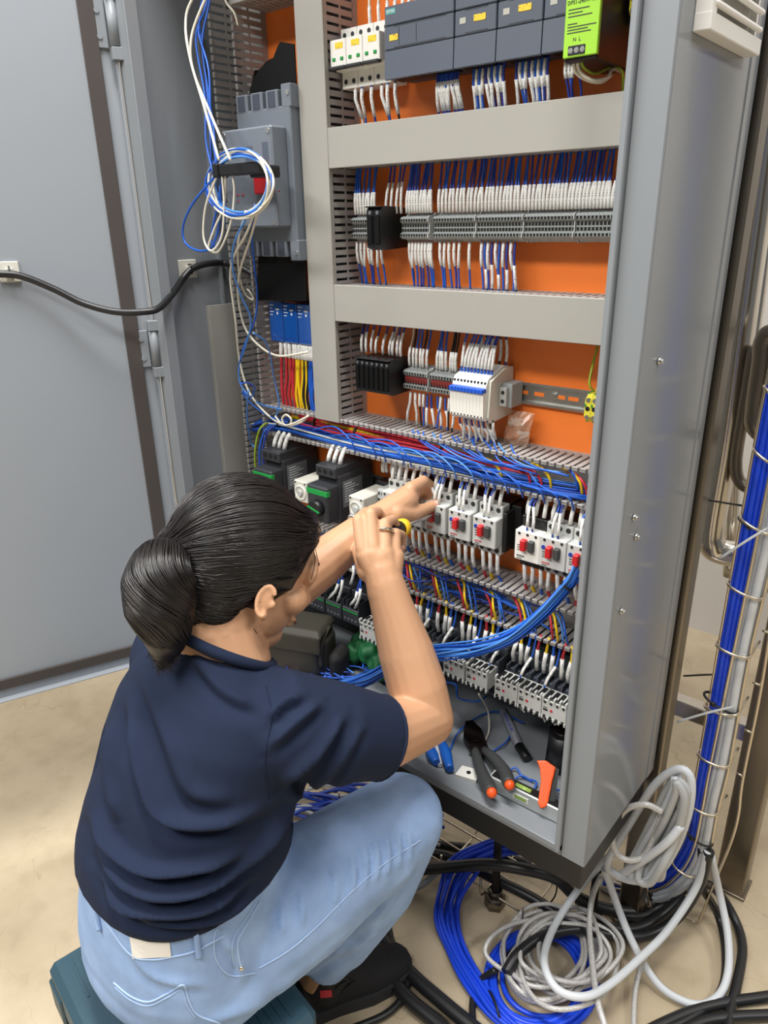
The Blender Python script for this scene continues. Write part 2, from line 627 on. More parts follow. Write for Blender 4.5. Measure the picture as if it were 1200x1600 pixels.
for i, (px, py) in enumerate(((1028, 564), (989, 808), (992, 838), (969, 954))):
    p = PX(px, py, XR)
    b = MB()
    b.cyl(p, p + np.array((0.0035, 0, 0)), 0.0042, 10)
    b.cyl(p + np.array((0.0035, 0, 0)), p + np.array((0.006, 0, 0)), 0.0028, 6)
    b.build('bolt', 'zinc', cab)
# ventilation louvre on the side
vy0, vy1, vz0 = 0.838, 1.012, 1.447
b = MB()
b.box(XR, XR + 0.017, vy0, vy1, vz0, vz0 + 0.016, 0.001)
b.box(XR + 0.0005, XR + 0.0166, vy0 + 0.0004, vy0 + 0.014, vz0 + 0.014, vz0 + 0.205)
b.box(XR + 0.0005, XR + 0.010, vy1 - 0.006, vy1 - 0.0004, vz0 + 0.014, vz0 + 0.205)
b.box(XR + 0.0003, XR + 0.002, vy0 + 0.002, vy1 - 0.002, vz0 + 0.01, vz0 + 0.21)
b.box(XR, XR + 0.017, vy0, vy1, vz0 + 0.2, vz0 + 0.22)
v = b.build('vent_grille', 'vent_white', cab)
sl = None
for k in range(11):
    z = vz0 + 0.0265 + k * 0.0165
    if sl is None:
        A = np.array(((0.87, 0, 0.5), (0, 1, 0), (-0.5, 0, 0.87)))
        sl = MB().obox((XR + 0.0115, (vy0 + vy1) / 2, z), (0.0085, (vy1 - vy0) / 2 - 0.008, 0.0030), A, 0.002).build('slat', 'vent_white', v)
        z0 = z
    else:
        link_copy(sl, v, (0, 0, z - z0))
# door, swung open about its hinge line
H0 = np.array((XL - 0.0015, 0.795, 0.0))
DD = np.array((-0.37, -0.929, 0.0)); DD /= np.linalg.norm(DD)
DN = np.array((-DD[1], DD[0], 0.0))          # towards the cabinet's front


def PD(px, py, off=0.0):
    r = ray(px, py)
    t = ((H0 + DN * off - CAM) @ DN) / (r @ DN)
    return CAM + r * t


def door_at(s_, n_, z_):
    return H0 + DD * s_ + DN * n_ + np.array((0, 0, z_))


A = np.stack([DD, DN, (0, 0, 1)], 1)
DZ0, DZ1, DW = 0.405, 1.96, 0.90
b = MB()
b.obox(door_at(DW / 2, -0.012, (DZ0 + DZ1) / 2), (DW / 2, 0.002, (DZ1 - DZ0) / 2), A)
b.obox(door_at(-0.0015, -0.004, (DZ0 + DZ1) / 2), (0.0015, 0.010, (DZ1 - DZ0) / 2), A, 0.0005)
b.obox(door_at(DW, -0.004, (DZ0 + DZ1) / 2), (0.0015, 0.010, (DZ1 - DZ0) / 2), A, 0.0005)
b.obox(door_at(DW / 2, -0.004, DZ0), (DW / 2, 0.010, 0.0015), A, 0.0005)
b.obox(door_at(DW / 2, -0.004, DZ1), (DW / 2, 0.010, 0.0015), A, 0.0005)
door = b.build('door', 'door_paint', cab)
g0 = (PD(118.7, 0, -0.008) - H0) @ DD
g1 = (PD(145, 0, -0.008) - H0) @ DD
b = MB()
gz = DZ0 + 0.02
b.obox(door_at((g0 + g1) / 2, -0.007, (DZ0 + DZ1) / 2), (abs(g0 - g1) / 2, 0.003, (DZ1 - DZ0) / 2 - 0.02), A, 0.001)
b.obox(door_at(DW / 2 + 0.02, -0.007, DZ0 + 0.032), (DW / 2 - 0.04, 0.003, 0.011), A, 0.001)
b.build('gasket', 'gasket', door)
for px, py in ((178, 38), (236, 545)):
    p = PD(px, py, 0.0)
    zc_ = p[2]
    b = MB()
    b.obox(door_at(0.0165, -0.0070, zc_), (0.0100, 0.0025, 0.034), A, 0.001)
    b.cyl(door_at(-0.002, 0.004, zc_ - 0.032), door_at(-0.002, 0.004, zc_ + 0.032), 0.0085, 12)
    h = b.build('hinge', 'cabinet_paint', cab)
    for dz in (-0.043, 0.043):
        MB().obox(door_at(-0.004, 0.004, zc_ + dz), (0.010, 0.0095, 0.0095), A, 0.001).build('knuckle', 'cabinet_paint', h)
    for dz in (-0.018, 0.018):
        MB().cyl(door_at(0.0195, -0.0050, zc_ + dz), door_at(0.0195, -0.0025, zc_ + dz), 0.0042, 10).build('screw', 'cabinet_paint', h)

# ------------------------------------------------------------------ wiring ducts
FW, PITCH = 0.0082, 0.0126


def duct(label, axis, a0, a1, c0, c1, cover=True, material='finger_grey', bridge=True):
    """axis 'x': runs along x between z=c0..c1; axis 'z': runs along z between x=c0..c1"""
    y0, y1 = YC, YP
    mid = (a0 + a1) / 2
    loc = (mid, YP, (c0 + c1) / 2) if axis == 'x' else ((c0 + c1) / 2, YP, mid)
    t = thing('wiring_duct', label, 'wiring duct', loc, 'wiring ducts on the mounting plate')
    b = MB()

    def bx(a, a_, c, c_, ya, yb, ch=0.0):
        if axis == 'x':
            b.box(a, a_, ya, yb, c, c_, ch)
        else:
            b.box(c, c_, ya, yb, a, a_, ch)
    bx(a0, a1, c0, c1, y1 - 0.002, y1)
    for c in (c0, c1 - 0.0018):
        bx(a0, a1, c, c + 0.0018, y1 - 0.012, y1 - 0.002)
        if bridge:
            bx(a0, a1, c + 0.0002, c + 0.0016, (y0 + y1) / 2 - 0.003, (y0 + y1) / 2 + 0.001)
    b.build('base', material, t)
    if cover:
        b = MB()
        bx(a0, a1, c0 - 0.0015, c1 + 0.0015, y0 - 0.002, y0, 0.0008)
        bx(a0, a1, c0 - 0.0015, c0 - 0.0003, y0, y0 + 0.007)
        bx(a0, a1, c1 + 0.0003, c1 + 0.0015, y0, y0 + 0.007)
        b.build('cover', 'duct_grey', t)
    n = int((a1 - a0) / PITCH)
    for c in (c0, c1 - 0.0018):
        b = MB()
        bx(a0 + 0.002, a0 + 0.002 + FW, c, c + 0.0018, y0 + 0.001, y1 - 0.011)
        e_ = 0.0006 if cover else (0.0022 if axis == 'x' else 0.0014)
        bx(a0 + 0.0015, a0 + 0.0025 + FW, c - e_, c + 0.0018 + e_, y0 + 0.001, y0 + 0.006, 0.0006)
        f0 = b.build('finger', material, t)
        for k in range(1, n):
            d = k * PITCH
            link_copy(f0, t, (d, 0, 0) if axis == 'x' else (0, 0, d))
    return t


duct('open upright grey slotted duct against the cabinet wall, wires spilling out', 'z', 0.45, 1.9, -1.182, -1.120, cover=False)
duct('upright grey duct with a plain cover dividing the orange plate', 'z', 0.936, 1.9, -0.965, -0.907)
duct('short covered grey duct above the big grey breaker', 'x', -1.118, -0.967, 1.622, 1.682)
duct('covered grey duct across, under the dark controller row', 'x', -0.905, -0.36, 1.363, 1.419)
duct('covered grey duct across, with smudges, under the long terminal strip', 'x', -0.905, -0.36, 1.121, 1.179)
duct('open grey duct filled with the thick blue and red wire looms', 'x', -1.112, -0.36, 0.882, 0.940, cover=False, bridge=False)
duct('open grey duct below the motor switches, tangled blue wires inside', 'x', -1.112, -0.36, 0.636, 0.704, cover=False, bridge=False)
# ------------------------------------------------------------------ devices (d = distance out from the mounting plate)
mat('contactor_grey', (84, 88, 94), 0.45, var=0.04)


def Yd(d):
    return YP - d


def dbox(b, x0, x1, d0, d1, z0, z1, ch=0.0):
    return b.box(x0, x1, YP - d1, YP - d0, z0, z1, ch)


def holes(x_list, d, zs, w, h, name, parent, material='hole_black'):
    b = MB()
    for x in x_list:
        for z in zs:
            dbox(b, x - w, x + w, d - 0.001, d + 0.0004, z - h, z + h)
    o = b.build(name, material, parent)
    o['kind'] = 'stuff'
    return o


def disc(b, x, d, z, r, t=0.0006, seg=10):
    b.cyl((x, YP - d + 0.001, z), (x, YP - d - t, z), r, seg)


def rail(label, x0, x1, z):
    t = thing('mounting_rail', label, 'rail', ((x0 + x1) / 2, YP, z), 'zinc mounting rails')
    b = MB()
    dbox(b, x0, x1, 0, 0.0015, z - 0.0135, z + 0.0135)
    for s in (-1, 1):
        dbox(b, x0, x1, 0.0, 0.0072, z + s * 0.0135 - 0.0008, z + s * 0.0135 + 0.0008)
        dbox(b, x0, x1, 0.0060, 0.0075, z + s * 0.0155 - 0.002, z + s * 0.0155 + 0.002, 0.0004)
    b.build('profile', 'zinc', t)
    return t


# ---- row 1: small white breakers
for i in range(3):
    x0 = -0.902 + 0.0335 * i
    t = thing('miniature_breaker', 'white two-pole miniature breaker, %s one from the covered upright duct' % nth(i + 1), 'circuit breaker', (x0 + 0.0167, YP, 1.518), 'white miniature breakers left of the controller')
    b = MB()
    dbox(b, x0, x0 + 0.0330, 0.005, 0.046, 1.477, 1.559, 0.0008)
    dbox(b, x0 - 0.0, x0 + 0.0330, 0.046, 0.060, 1.5, 1.543, 0.0008)
    dbox(b, x0 - 0.0, x0 + 0.0330, 0.060, 0.072, 1.5035, 1.5405, 0.001)
    b.build('body', 'white_plastic', t)
    b = MB()
    dbox(b, x0 + 0.011, x0 + 0.027, 0.070, 0.0724, 1.528, 1.536)
    b.build('yellow_label', 'yellow_print', t)
    b = MB()
    dbox(b, x0 + 0.0005, x0 + 0.0325, 0.066, 0.0765, 1.5005, 1.5045, 0.001)
    b.build('toggle_bar', 'dark_device', t)
    for k in range(2):
        b = MB()
        dbox(b, x0 + 0.005 + 0.0165 * k, x0 + 0.011 + 0.0165 * k, 0.071, 0.0735, 1.512, 1.5165, 0.0005)
        b.build('window', 'green_stripe', t)
    for z, dd in ((1.550, 0.046), (1.487, 0.046)):
        for k in range(2):
            b = MB()
            disc(b, x0 + 0.0083 + 0.0165 * k, dd, z, 0.0035)
            b.build('screw_hole', 'ink_dark', t)

# ---- row 1: controller and modules


def plc(x0, x1, label, cpu=False, group='slate controller modules'):
    t = thing('controller' if cpu else 'controller_module', label, 'controller', ((x0 + x1) / 2, YP, 1.518), None if cpu else group)
    z0, z1 = 1.474, 1.566
    b = MB()
    dbox(b, x0 + 0.0004, x1 - 0.0004, 0.006, 0.060, z0 + 0.004, z1, 0.001)
    b.build('body', 'plc_slate_dark', t)
    for nm, a, c in (('upper_flap', 1.5425, z1), ('middle_panel', 1.512, 1.5415)):
        b = MB()
        dbox(b, x0 + 0.0006, x1 - 0.0006, 0.060, 0.0745, a, c, 0.0012)
        b.build(nm, 'plc_slate', t)
    b = MB()
    poly = [(0.060, z0 + 0.012), (0.060, 1.511), (0.0745, 1.511), (0.0755, z0 + 0.001), (0.071, z0)]
    b.prism(poly, lambda u, v, a: (a, YP - u, v), x0 + 0.0006, x1 - 0.0006)
    b.build('lower_flap', 'plc_slate', t)
    b = MB()
    for k in range(int((x1 - x0 - 0.03) / 0.0028)):
        xx = x0 + 0.018 + k * 0.0028
        for z in (1.5135, 1.5395):
            dbox(b, xx, xx + 0.0016, 0.0742, 0.0748, z, z + 0.0014)
    b.build('vent_slots', 'ink_dark', t)['kind'] = 'stuff'
    b = MB()
    if cpu:
        dbox(b, x0 + 0.010, x0 + 0.0255, 0.0742, 0.0751, 1.523, 1.5305)
    else:
        dbox(b, x0 + 0.0315, x0 + 0.050, 0.0742, 0.0751, 1.5255, 1.533)
    b.build('yellow_label', 'yellow_print', t)
    if cpu:
        b = MB()
        dbox(b, x0 + 0.004, x0 + 0.021, 0.0742, 0.0748, 1.556, 1.5625)
        lg = b.build('logo_plate', 'teal_logo', t)
        text_mesh('SIEMENS', 0.0042, 'ink_white', 'lettering', lg, front_frame((x0 + 0.0125, YP - 0.0750, 1.5592)))
        for xx in (x0 + 0.027, x0 + 0.058):
            b = MB()
            dbox(b, xx, xx + 0.0008, 0.0742, 0.0748, 1.5165, 1.538)
            b.build('panel_seam', 'ink_dark', t)
    else:
        b = MB()
        dbox(b, x0 + 0.009, x0 + 0.0185, 0.0742, 0.0750, 1.5255, 1.5325)
        b.build('status_window', 'led_window', t)
    b = MB()
    for k in range(int((x1 - x0 - 0.012) / 0.005)):
        xx = x0 + 0.007 + k * 0.005
        dbox(b, xx, xx + 0.0034, 0.040, 0.062, z0 + 0.001, z0 + 0.006)
    b.build('terminal_row', 'black_plastic', t)['kind'] = 'stuff'
    return t


plc(-0.7905, -0.6675, 'wide dark slate controller with a small teal logo plate', True)
xs = (-0.6670, -0.5995, -0.5320)
for i, x in enumerate(xs):
    plc(x, x + 0.067, ('slate module directly beside the wide controller', 'slate module between two others, its yellow label fully clear', 'slate module half hidden behind the green power supply')[i])
rail('zinc rail behind the slate controller row', -0.905, -0.36, 1.518)

# ---- row 1: power supply
t = thing('power_supply', 'power supply with a bright green printed front and dark metal sides', 'power supply', (-0.4585, YP, 1.53))
px0, px1, pz0, pz1 = -0.4805, -0.437, 1.4535, 1.585
b = MB()
dbox(b, px0 + 0.001, px1 - 0.001, 0.006, 0.112, pz0, pz1, 0.001)
b.build('case', 'tool_dark', t)
b = MB()
dbox(b, px0, px1, 0.110, 0.1155, pz0 + 0.004, pz1, 0.0008)
fr = b.build('front_label', 'green_label', t)
yy = YP - 0.1157
text_mesh('DPS1-240W-024', 0.0056, 'ink_dark', 'lettering', fr, front_frame((-0.459, yy, 1.513)))
text_mesh('N  L', 0.0055, 'ink_dark', 'lettering', fr, front_frame((-0.4635, yy, 1.4755)))
b = MB()
for k, (z, w) in enumerate(((1.5055, 0.026), (1.502, 0.018), (1.4985, 0.030), (1.491, 0.012), (1.488, 0.036), (1.485, 0.026), (1.482, 0.03))):
    dbox(b, px0 + 0.004, px0 + 0.004 + w, 0.1150, 0.1157, z, z + 0.0011)
b.build('small_print', 'ink_dark', fr)['kind'] = 'stuff'
b = MB()
b.ell((-0.462, YP - 0.1155, 1.5275), (0.017, 0.0008, 0.0055), None, 20, 6)
b.build('emblem', 'led_window', fr)
b = MB()
dbox(b, -0.474, -0.452, 0.109, 0.1162, 1.4595, 1.4695, 0.0005)
tb = b.build('terminal_cover', 'black_plastic', t)
for k in range(3):
    b = MB()
    x = -0.4705 + k * 0.0075
    b.obox((x, YP - 0.1164, 1.4645), (0.0024, 0.0004, 0.0007), np.array(((0.7, 0, -0.7), (0, 1, 0), (0.7, 0, 0.7))))
    b.cyl((x, YP - 0.1155, 1.4645), (x, YP - 0.1164, 1.4645), 0.003, 10)
    b.build('screw', 'zinc', tb)

# ---- green and yellow earth terminals


def earth(x, z, label):
    t = thing('earth_terminal', label, 'terminal', (x, YP, z), 'green and yellow earth terminals')
    b = MB()
    prof = [(0.007, -0.023), (0.036, -0.021), (0.046, -0.012), (0.046, 0.012), (0.036, 0.021), (0.007, 0.023)]
    b.prism(prof, lambda u, v, a: (a, YP - u, z + v), x - 0.0047, x + 0.0047)
    b.build('body', 'earth_yellow', t)
    b = MB()
    for v, w in ((-0.0195, 0.0042), (0.0045, 0.0042), (0.0195, 0.0042)):
        dbox(b, x - 0.0049, x - 0.0022, 0.012, 0.0468 if abs(v) < 0.01 else 0.0375, z + v - w * 0.6, z + v + w * 0.6, 0.0005)
    b.build('green_band', 'earth_green', t)
    for v in (-0.0125, 0.0, 0.0125):
        b = MB()
        b.cyl((x, YP - 0.0440, z + v), (x, YP - 0.0468, z + v), 0.0034, 10)
        b.build('clamp', 'hole_black' if v == 0 else 'zinc', t)


earth(-0.441, 1.022, 'green and yellow earth terminal on the bare rail, beside the relays')
earth(-0.431, 1.022, 'green and yellow earth terminal on the bare rail, against the cabinet frame')
earth(-0.428, 1.522, 'green and yellow earth terminal high up, beside the green power supply')
rail('bare zinc rail with long slots, between relays and earth terminals', -0.905, -0.37, 1.022)
for px in (805, 863):
    p = PY(px, 611 if px < 830 else 617, 1.028)
    t = thing('rail_screw', 'hex screw fixing the bare zinc rail, %s' % ('next to the grey end clamp' if px < 830 else 'between two rail slots'), 'screw', (p[0], YP, 1.022))
    MB().cyl((p[0], YP - 0.0012, 1.022), (p[0], YP - 0.007, 1.022), 0.0055, 6).build('head', 'zinc', t)
    MB().cyl((p[0], YP - 0.0012, 1.022), (p[0], YP - 0.0022, 1.022), 0.008, 14).build('washer', 'zinc', t)
railT = [o for o in COL.objects if o.name.startswith('mounting_rail')][-1]
for px in (818, 843, 876, 897):
    p = PY(px, 613, 1.034)
    b = MB()
    dbox(b, p[0] - 0.0085, p[0] + 0.0085, 0.0013, 0.0019, 1.0190, 1.0250)
    b.build('slot', 'orange_plate', railT)

# ---- row 2: terminal strips
TPROF = [(0.007, -0.0215), (0.030, -0.0210), (0.034, -0.0175), (0.046, -0.0165), (0.050, -0.0135), (0.050, -0.0085), (0.0455, -0.0070),
         (0.0455, 0.0070), (0.050, 0.0085), (0.050, 0.0135), (0.046, 0.0165), (0.034, 0.0175), (0.030, 0.0210), (0.007, 0.0215)]


def terminals(x0, x1, z, label, group, n, mid='hole_black', reds=False):
    t = thing('terminal_strip', label, 'terminal strip', ((x0 + x1) / 2, YP, z), group)
    w = (x1 - x0) / n
    first = None
    for k in range(n):
        if first is None:
            b = MB()
            b.prism(TPROF, lambda u, v, a: (a, YP - u, z + v), x0 + 0.0002, x0 + w - 0.0002)
            first = b.build('terminal_block', 'terminal_grey', t)
        else:
            link_copy(first, t, (k * w, 0, 0))
    xs_ = [x0 + w * (k + 0.5) for k in range(n)]
    holes(xs_, 0.0502, (-0.011 + z, 0.011 + z), 0.0016, 0.0019, 'clamp_holes', t)
    if reds:
        b = MB()
        dbox(b, x0 + 0.001, x1 - 0.001, 0.045, 0.0475, z - 0.0055, z + 0.0055, 0.0008)
        b.build('red_fuse_row', 'fuse_red', t)
        holes(xs_, 0.0476, (z - 0.0045,), 0.0007, 0.0045, 'fuse_gaps', t)
    else:
        holes(xs_, 0.0456, (z - 0.0036, z + 0.0032), 0.0018, 0.0023, 'test_sockets', t)
    b = MB()
    b.prism([(u + (0.002 if u > 0.01 else 0), v * 1.05) for u, v in TPROF], lambda u, v, a: (a, YP - u, z + v), x1 - 0.0014, x1 + 0.0002)
    b.build('end_plate', 'light_grey', t)
    return t


G2 = 'grey terminal strips of the second row'
terminals(-0.889, -0.833, 1.27, 'short grey terminal strip between the upright duct and black holders', G2, 11)
terminals(-0.783, -0.7265, 1.27, 'short grey terminal strip just past the two black fuse holders', G2, 11)
terminals(-0.7185, -0.6405, 1.27, 'long grey terminal strip, first of four joined end to end', G2, 15)
terminals(-0.6395, -0.5605, 1.27, 'long grey terminal strip, second of four joined end to end', G2, 15)
terminals(-0.5595, -0.4815, 1.27, 'long grey terminal strip, third of four joined end to end', G2, 15)
terminals(-0.4805, -0.3700, 1.27, 'long grey terminal strip, fourth of the joined four, against the frame', G2, 20)
rail('zinc rail behind the long grey terminal strips', -0.905, -0.36, 1.27)


def fuse_holder(x, z, w, hgt, depth, label, group):
    t = thing('fuse_holder', label, 'fuse holder', (x, YP, z), group)
    b = MB()
    prof = [(0.006, -hgt * 0.46), (depth - 0.012, -hgt * 0.5), (depth, -hgt * 0.44), (depth, hgt * 0.40), (depth - 0.006, hgt * 0.5), (0.02, hgt * 0.48), (0.006, hgt * 0.42)]
    b.prism(prof, lambda u, v, a: (a, YP - u, z + v), x - w / 2 + 0.0004, x + w / 2 - 0.0004)
    b.build('body', 'black_plastic', t)
    b = MB()
    dbox(b, x - w * 0.36, x + w * 0.36, depth - 0.001, depth + 0.003, z - hgt * 0.36, z + hgt * 0.30, 0.001)
    b.build('fuse_lever', 'barrier_black', t)
    b = MB()
    disc(b, x, depth + 0.0001, z + hgt * 0.355, w * 0.2, 0.0008)
    b.build('test_hole', 'mid_grey', t)
    b = MB()
    dbox(b, x - w * 0.5, x + w * 0.5, depth - 0.02, depth + 0.004, z + hgt * 0.47, z + hgt * 0.50, 0.0008)
    b.build('hook', 'black_plastic', t)


for i in range(2):
    fuse_holder(-0.8225 + i * 0.0155, 1.27, 0.0150, 0.066, 0.078, ('black fuse holder in the terminal row, touching the shortest strip', 'black fuse holder in the terminal row, second of the pair')[i], 'two black fuse holders in the terminal row')
for i in range(7):
    fuse_holder(-0.8565 + i * 0.0110, 1.031, 0.0108, 0.062, 0.080, 'black fuse holder in the row of seven, %s from the upright duct' % nth(i + 1), 'seven black fuse holders on the third rail')
terminals(-0.7790, -0.7275, 1.027, 'grey terminal strip with dark red fuses, next to black holders', 'grey strips with dark red fuses', 9, reds=True)
terminals(-0.7235, -0.6600, 1.027, 'grey terminal strip with dark red fuses, next to white relays', 'grey strips with dark red fuses', 11, reds=True)

# thin white relays with a blue jumper bar
t0 = None
for i in range(10):
    x = -0.6525 + 0.00625 * i
    lab = 'slim white relay with a blue top bar, %s of ten from the red fuses' % nth(i + 1)
    if t0 is None:
        t = t0 = thing('slim_relay', lab, 'relay', (x, YP, 1.022), 'ten slim white relays')
        z = 1.022
        b = MB()
        prof = [(0.006, -0.030), (0.078, -0.036), (0.086, -0.030), (0.0875, 0.012), (0.080, 0.0145), (0.080, 0.0185), (0.074, 0.030), (0.030, 0.045), (0.006, 0.040)]
        b.prism(prof, lambda u, v, a: (x + a, YP - u, z + v), -0.0030, 0.0030)
        b.build('body', 'white_plastic', t)
        b = MB()
        dbox(b, x - 0.0031, x + 0.0031, 0.078, 0.091, z + 0.0085, z + 0.0165, 0.0012)
        b.build('blue_bar', 'blue_bar', t)
        b = MB()
        dbox(b, x - 0.0012, x + 0.0012, 0.083, 0.0863, z - 0.0295, z - 0.0270)
        dbox(b, x - 0.0012, x + 0.0012, 0.076, 0.0795, z + 0.0225, z + 0.0255)
        b.build('clamp_holes', 'hole_black', t)['kind'] = 'stuff'
    else:
        dup(t0, (x, YP, 1.022), lab)
t = thing('end_clamp', 'grey end clamp holding the white relays on the rail', 'clamp', (-0.579, YP, 1.022))
b = MB()
dbox(b, -0.5885, -0.5705, 0.006, 0.040, 1.003, 1.041, 0.001)
b.build('body', 'terminal_grey', t)
b = MB()
dbox(b, -0.5885, -0.5760, 0.040, 0.048, 1.006, 1.036, 0.001)
b.build('screw_block', 'light_grey', t)
for zz in (1.014, 1.028):
    b = MB()
    disc(b, -0.5822, 0.048, zz, 0.0032)
    b.build('screw', 'ink_dark', t)
t = thing('relay_base', 'tall grey relay base wall ending the white relay row', 'relay', (-0.590, YP, 1.022))
b = MB()
b.prism([(0.006, -0.036), (0.070, -0.040), (0.076, -0.030), (0.072, 0.026), (0.034, 0.040), (0.006, 0.040)], lambda u, v, a: (a, YP - u, 1.022 + v), -0.5925, -0.5890)
b.build('body', 'cream_plastic', t)
t = thing('parts_bag', 'crumpled clear plastic bag of small white parts under the relays', 'bag', (-0.566, 1.02, 0.955))
pb = MB()
rs = random.Random(3)
vs = []
for i in range(7):
    for j in range(7):
        u, v = i / 6 - 0.5, j / 6 - 0.5
        vs.append((-0.566 + u * 0.046 + v * 0.012 + rs.uniform(-0.002, 0.002), 1.016 - 0.014 * math.cos(u * 2.6) * math.cos(v * 2.6) + rs.uniform(-0.004, 0.004), 0.9665 + v * 0.056 + rs.uniform(-0.002, 0.002)))
pb.add(vs, [(i * 7 + j, i * 7 + j + 1, (i + 1) * 7 + j + 1, (i + 1) * 7 + j) for i in range(6) for j in range(6)])
pb.build('film', 'clear_bag', t)
for k in range(9):
    b = MB()
    a = rs.uniform(-0.5, 1.2)
    A = np.array(((math.cos(a), 0, -math.sin(a)), (0, 1, 0), (math.sin(a), 0, math.cos(a))))
    b.obox((-0.568 + rs.uniform(-0.016, 0.014), 1.02 + rs.uniform(-0.004, 0.004), 0.956 + rs.uniform(-0.008, 0.026)), (0.010, 0.0015, 0.0022), A, 0.0005)
    b.build('plastic_strip', 'white_plastic', t)

# ---- moulded case breaker, barriers, handle
t = thing('main_breaker', 'big grey moulded-case breaker with a black rotary handle', 'circuit breaker', (-1.03, YP, 1.355))
bx0, bx1 = -1.103, -0.969
b = MB()
dbox(b, bx0, bx1, 0.004, 0.100, 1.250, 1.458, 0.002)
b.build('body', 'mccb_grey', t)
b = MB()
dbox(b, bx0 - 0.004, bx1 - 0.012, 0.099, 0.134, 1.274, 1.428, 0.003)
fr = b.build('front_cover', 'mccb_grey', t)
for s, zz in ((1, 1.457), (-1, 1.251)):
    for k in range(4):
        x = bx0 + 0.002 + k * 0.0375
        w = 0.0295 if k < 3 else 0.022
        h = 0.026 if k < 3 else 0.032
        b = MB()
        dbox(b, x, x + w, 0.004, 0.1002, zz - (0.002 if s > 0 else h), zz + (h if s > 0 else 0.002), 0.0015)
        tw = b.build('terminal_block', 'mccb_grey', t)
        if k < 3:
            b = MB()
            dbox(b, x + 0.006, x + w - 0.006, 0.0995, 0.1012, zz + (0.001 if s > 0 else -h + 0.002), zz + (h - 0.002 if s > 0 else -0.001), 0.0006)
            b.build('terminal_recess', 'plc_slate_dark', tw)
for x, z in ((bx0 + 0.004, 1.420), (bx1 - 0.019, 1.420), (bx1 - 0.019, 1.282), (bx1 - 0.004, 1.476), (bx1 - 0.004, 1.232)):
    b = MB()
    dd = 0.134 if 1.25 < z < 1.43 else 0.1005
    disc(b, x, dd, z, 0.0042, 0.001)
    b.build('screw', 'zinc', t)
b = MB()
dbox(b, -1.024, -0.990, 0.133, 0.142, 1.326, 1.372, 0.002)
b.build('handle_plate', 'red_button', t)
for q_ in ((-1.048, -1.028, 1.376, 1.400), (-1.004, -0.990, 1.376, 1.404)):
    b = MB()
    dbox(b, q_[0], q_[1], 0.1335, 0.1344, q_[2], q_[3])
    b.build('print_panel', 'plc_slate', fr)
b = MB()
for x, z, w in ((-1.078, 1.326, 0.006), (-1.064, 1.326, 0.006), (-1.078, 1.316, 0.004), (-0.987, 1.328, 0.006), (-0.972, 1.328, 0.004)):
    dbox(b, x, x + w, 0.1338, 0.1348, z, z + 0.002)
b.build('red_print', 'ink_red', t)['kind'] = 'stuff'
b = MB()
b.obox((-0.975, YP - 0.158, 1.358), (0.018, 0.018, 0.009), None, 0.002)
hub = b.build('handle_hub', 'black_plastic', t)
b = MB()
b.obox((-1.004, YP - 0.182, 1.362), (0.056, 0.011, 0.0085), None, 0.002)
b.obox((-1.055, YP - 0.184, 1.362), (0.007, 0.0125, 0.0105), None, 0.002)
b.build('handle', 'black_plastic', t)
PHB = 'black phase barriers of the big breaker'
for up in (True, False):
    for i in range(2):
        xa = -1.092 + i * 0.047
        xb = xa + (0.045 if i == 0 else 0.078)
        z0 = 1.475 if up else 1.234
        t = thing('phase_barrier', 'black %s barrier plate %s the big grey breaker' % (('narrow', 'wide')[i], 'rising above' if up else 'hanging below'), 'barrier', ((xa + xb) / 2, YP - 0.06, z0), PHB)
        b = MB()
        if up:
            out = ([(390, 160), (391, 140), (397, 122), (407, 107), (417, 96), (426, 91), (430, 160)], [(417, 155), (418, 132), (422, 112), (430, 92), (436, 76), (441, 66), (464, 69), (480, 72), (480, 152)])[i]
        else:
            out = ([(404, 388), (404, 410), (402, 440), (404, 470), (436, 469), (438, 388)], [(430, 388), (434, 420), (434, 445), (430, 470), (482, 470), (482, 388)])[i]
        pf = [(min(PY(px, py, 0.955)[0], -0.9675), PY(px, py, 0.955)[2]) for px, py in out]
        ya = YP - 0.085 + 0.004 * (1 - i)
        b.prism(pf, lambda u, v, a: (u, a, v), ya, ya + 0.0025)
        b.build('plate', 'barrier_black', t)
        b = MB()
        b.prism([(u, v) for u, v in ((ya, z0), (YP - 0.01, z0), (YP - 0.01, z0 + (0.06 if up else -0.07)), (ya + 0.02, z0 + (0.05 if up else -0.07)))], lambda u, v, a: (a, u, v), xa, xa + 0.002)
        b.build('side_wall', 'barrier_black', t)

# ---- clear blue terminal covers
for i in range(3):
    x0 = -1.104 + i * 0.0388
    t = thing('covered_terminal_box', 'see-through blue covered terminal box, %s of three from the wall duct' % nth(i + 1), 'terminal box', (x0 + 0.019, YP, 1.104), 'three blue covered terminal boxes')
    b = MB()
    dbox(b, x0 + 0.001, x0 + 0.0368, 0.004, 0.050, 1.068, 1.140, 0.001)
    b.build('block', 'wire_darkblue', t)
    b = MB()
    dbox(b, x0 + 0.0004, x0 + 0.0376, 0.048, 0.0575, 1.066, 1.141, 0.002)
    c = b.build('blue_cover', 'clear_blue', t)
    b = MB()
    for k in range(4):
        dbox(b, x0 + 0.004, x0 + 0.012 + (k % 2) * 0.003, 0.0570, 0.0579, 1.116 + k * 0.006, 1.1175 + k * 0.006)
    dbox(b, x0 + 0.020, x0 + 0.030, 0.0570, 0.0579, 1.126, 1.129)
    dbox(b, x0 + 0.023, x0 + 0.027, 0.0570, 0.0579, 1.118, 1.123)
    b.build('white_print', 'ink_white', c)['kind'] = 'stuff'
    for k in range(4):
        b = MB()
        dbox(b, x0 + 0.005 + k * 0.008, x0 + 0.009 + k * 0.008, 0.056, 0.0582, 1.072, 1.076, 0.0008)
        b.build('slot', 'wire_darkblue', c)

# ---- row 4: big dark motor breakers with green stripe


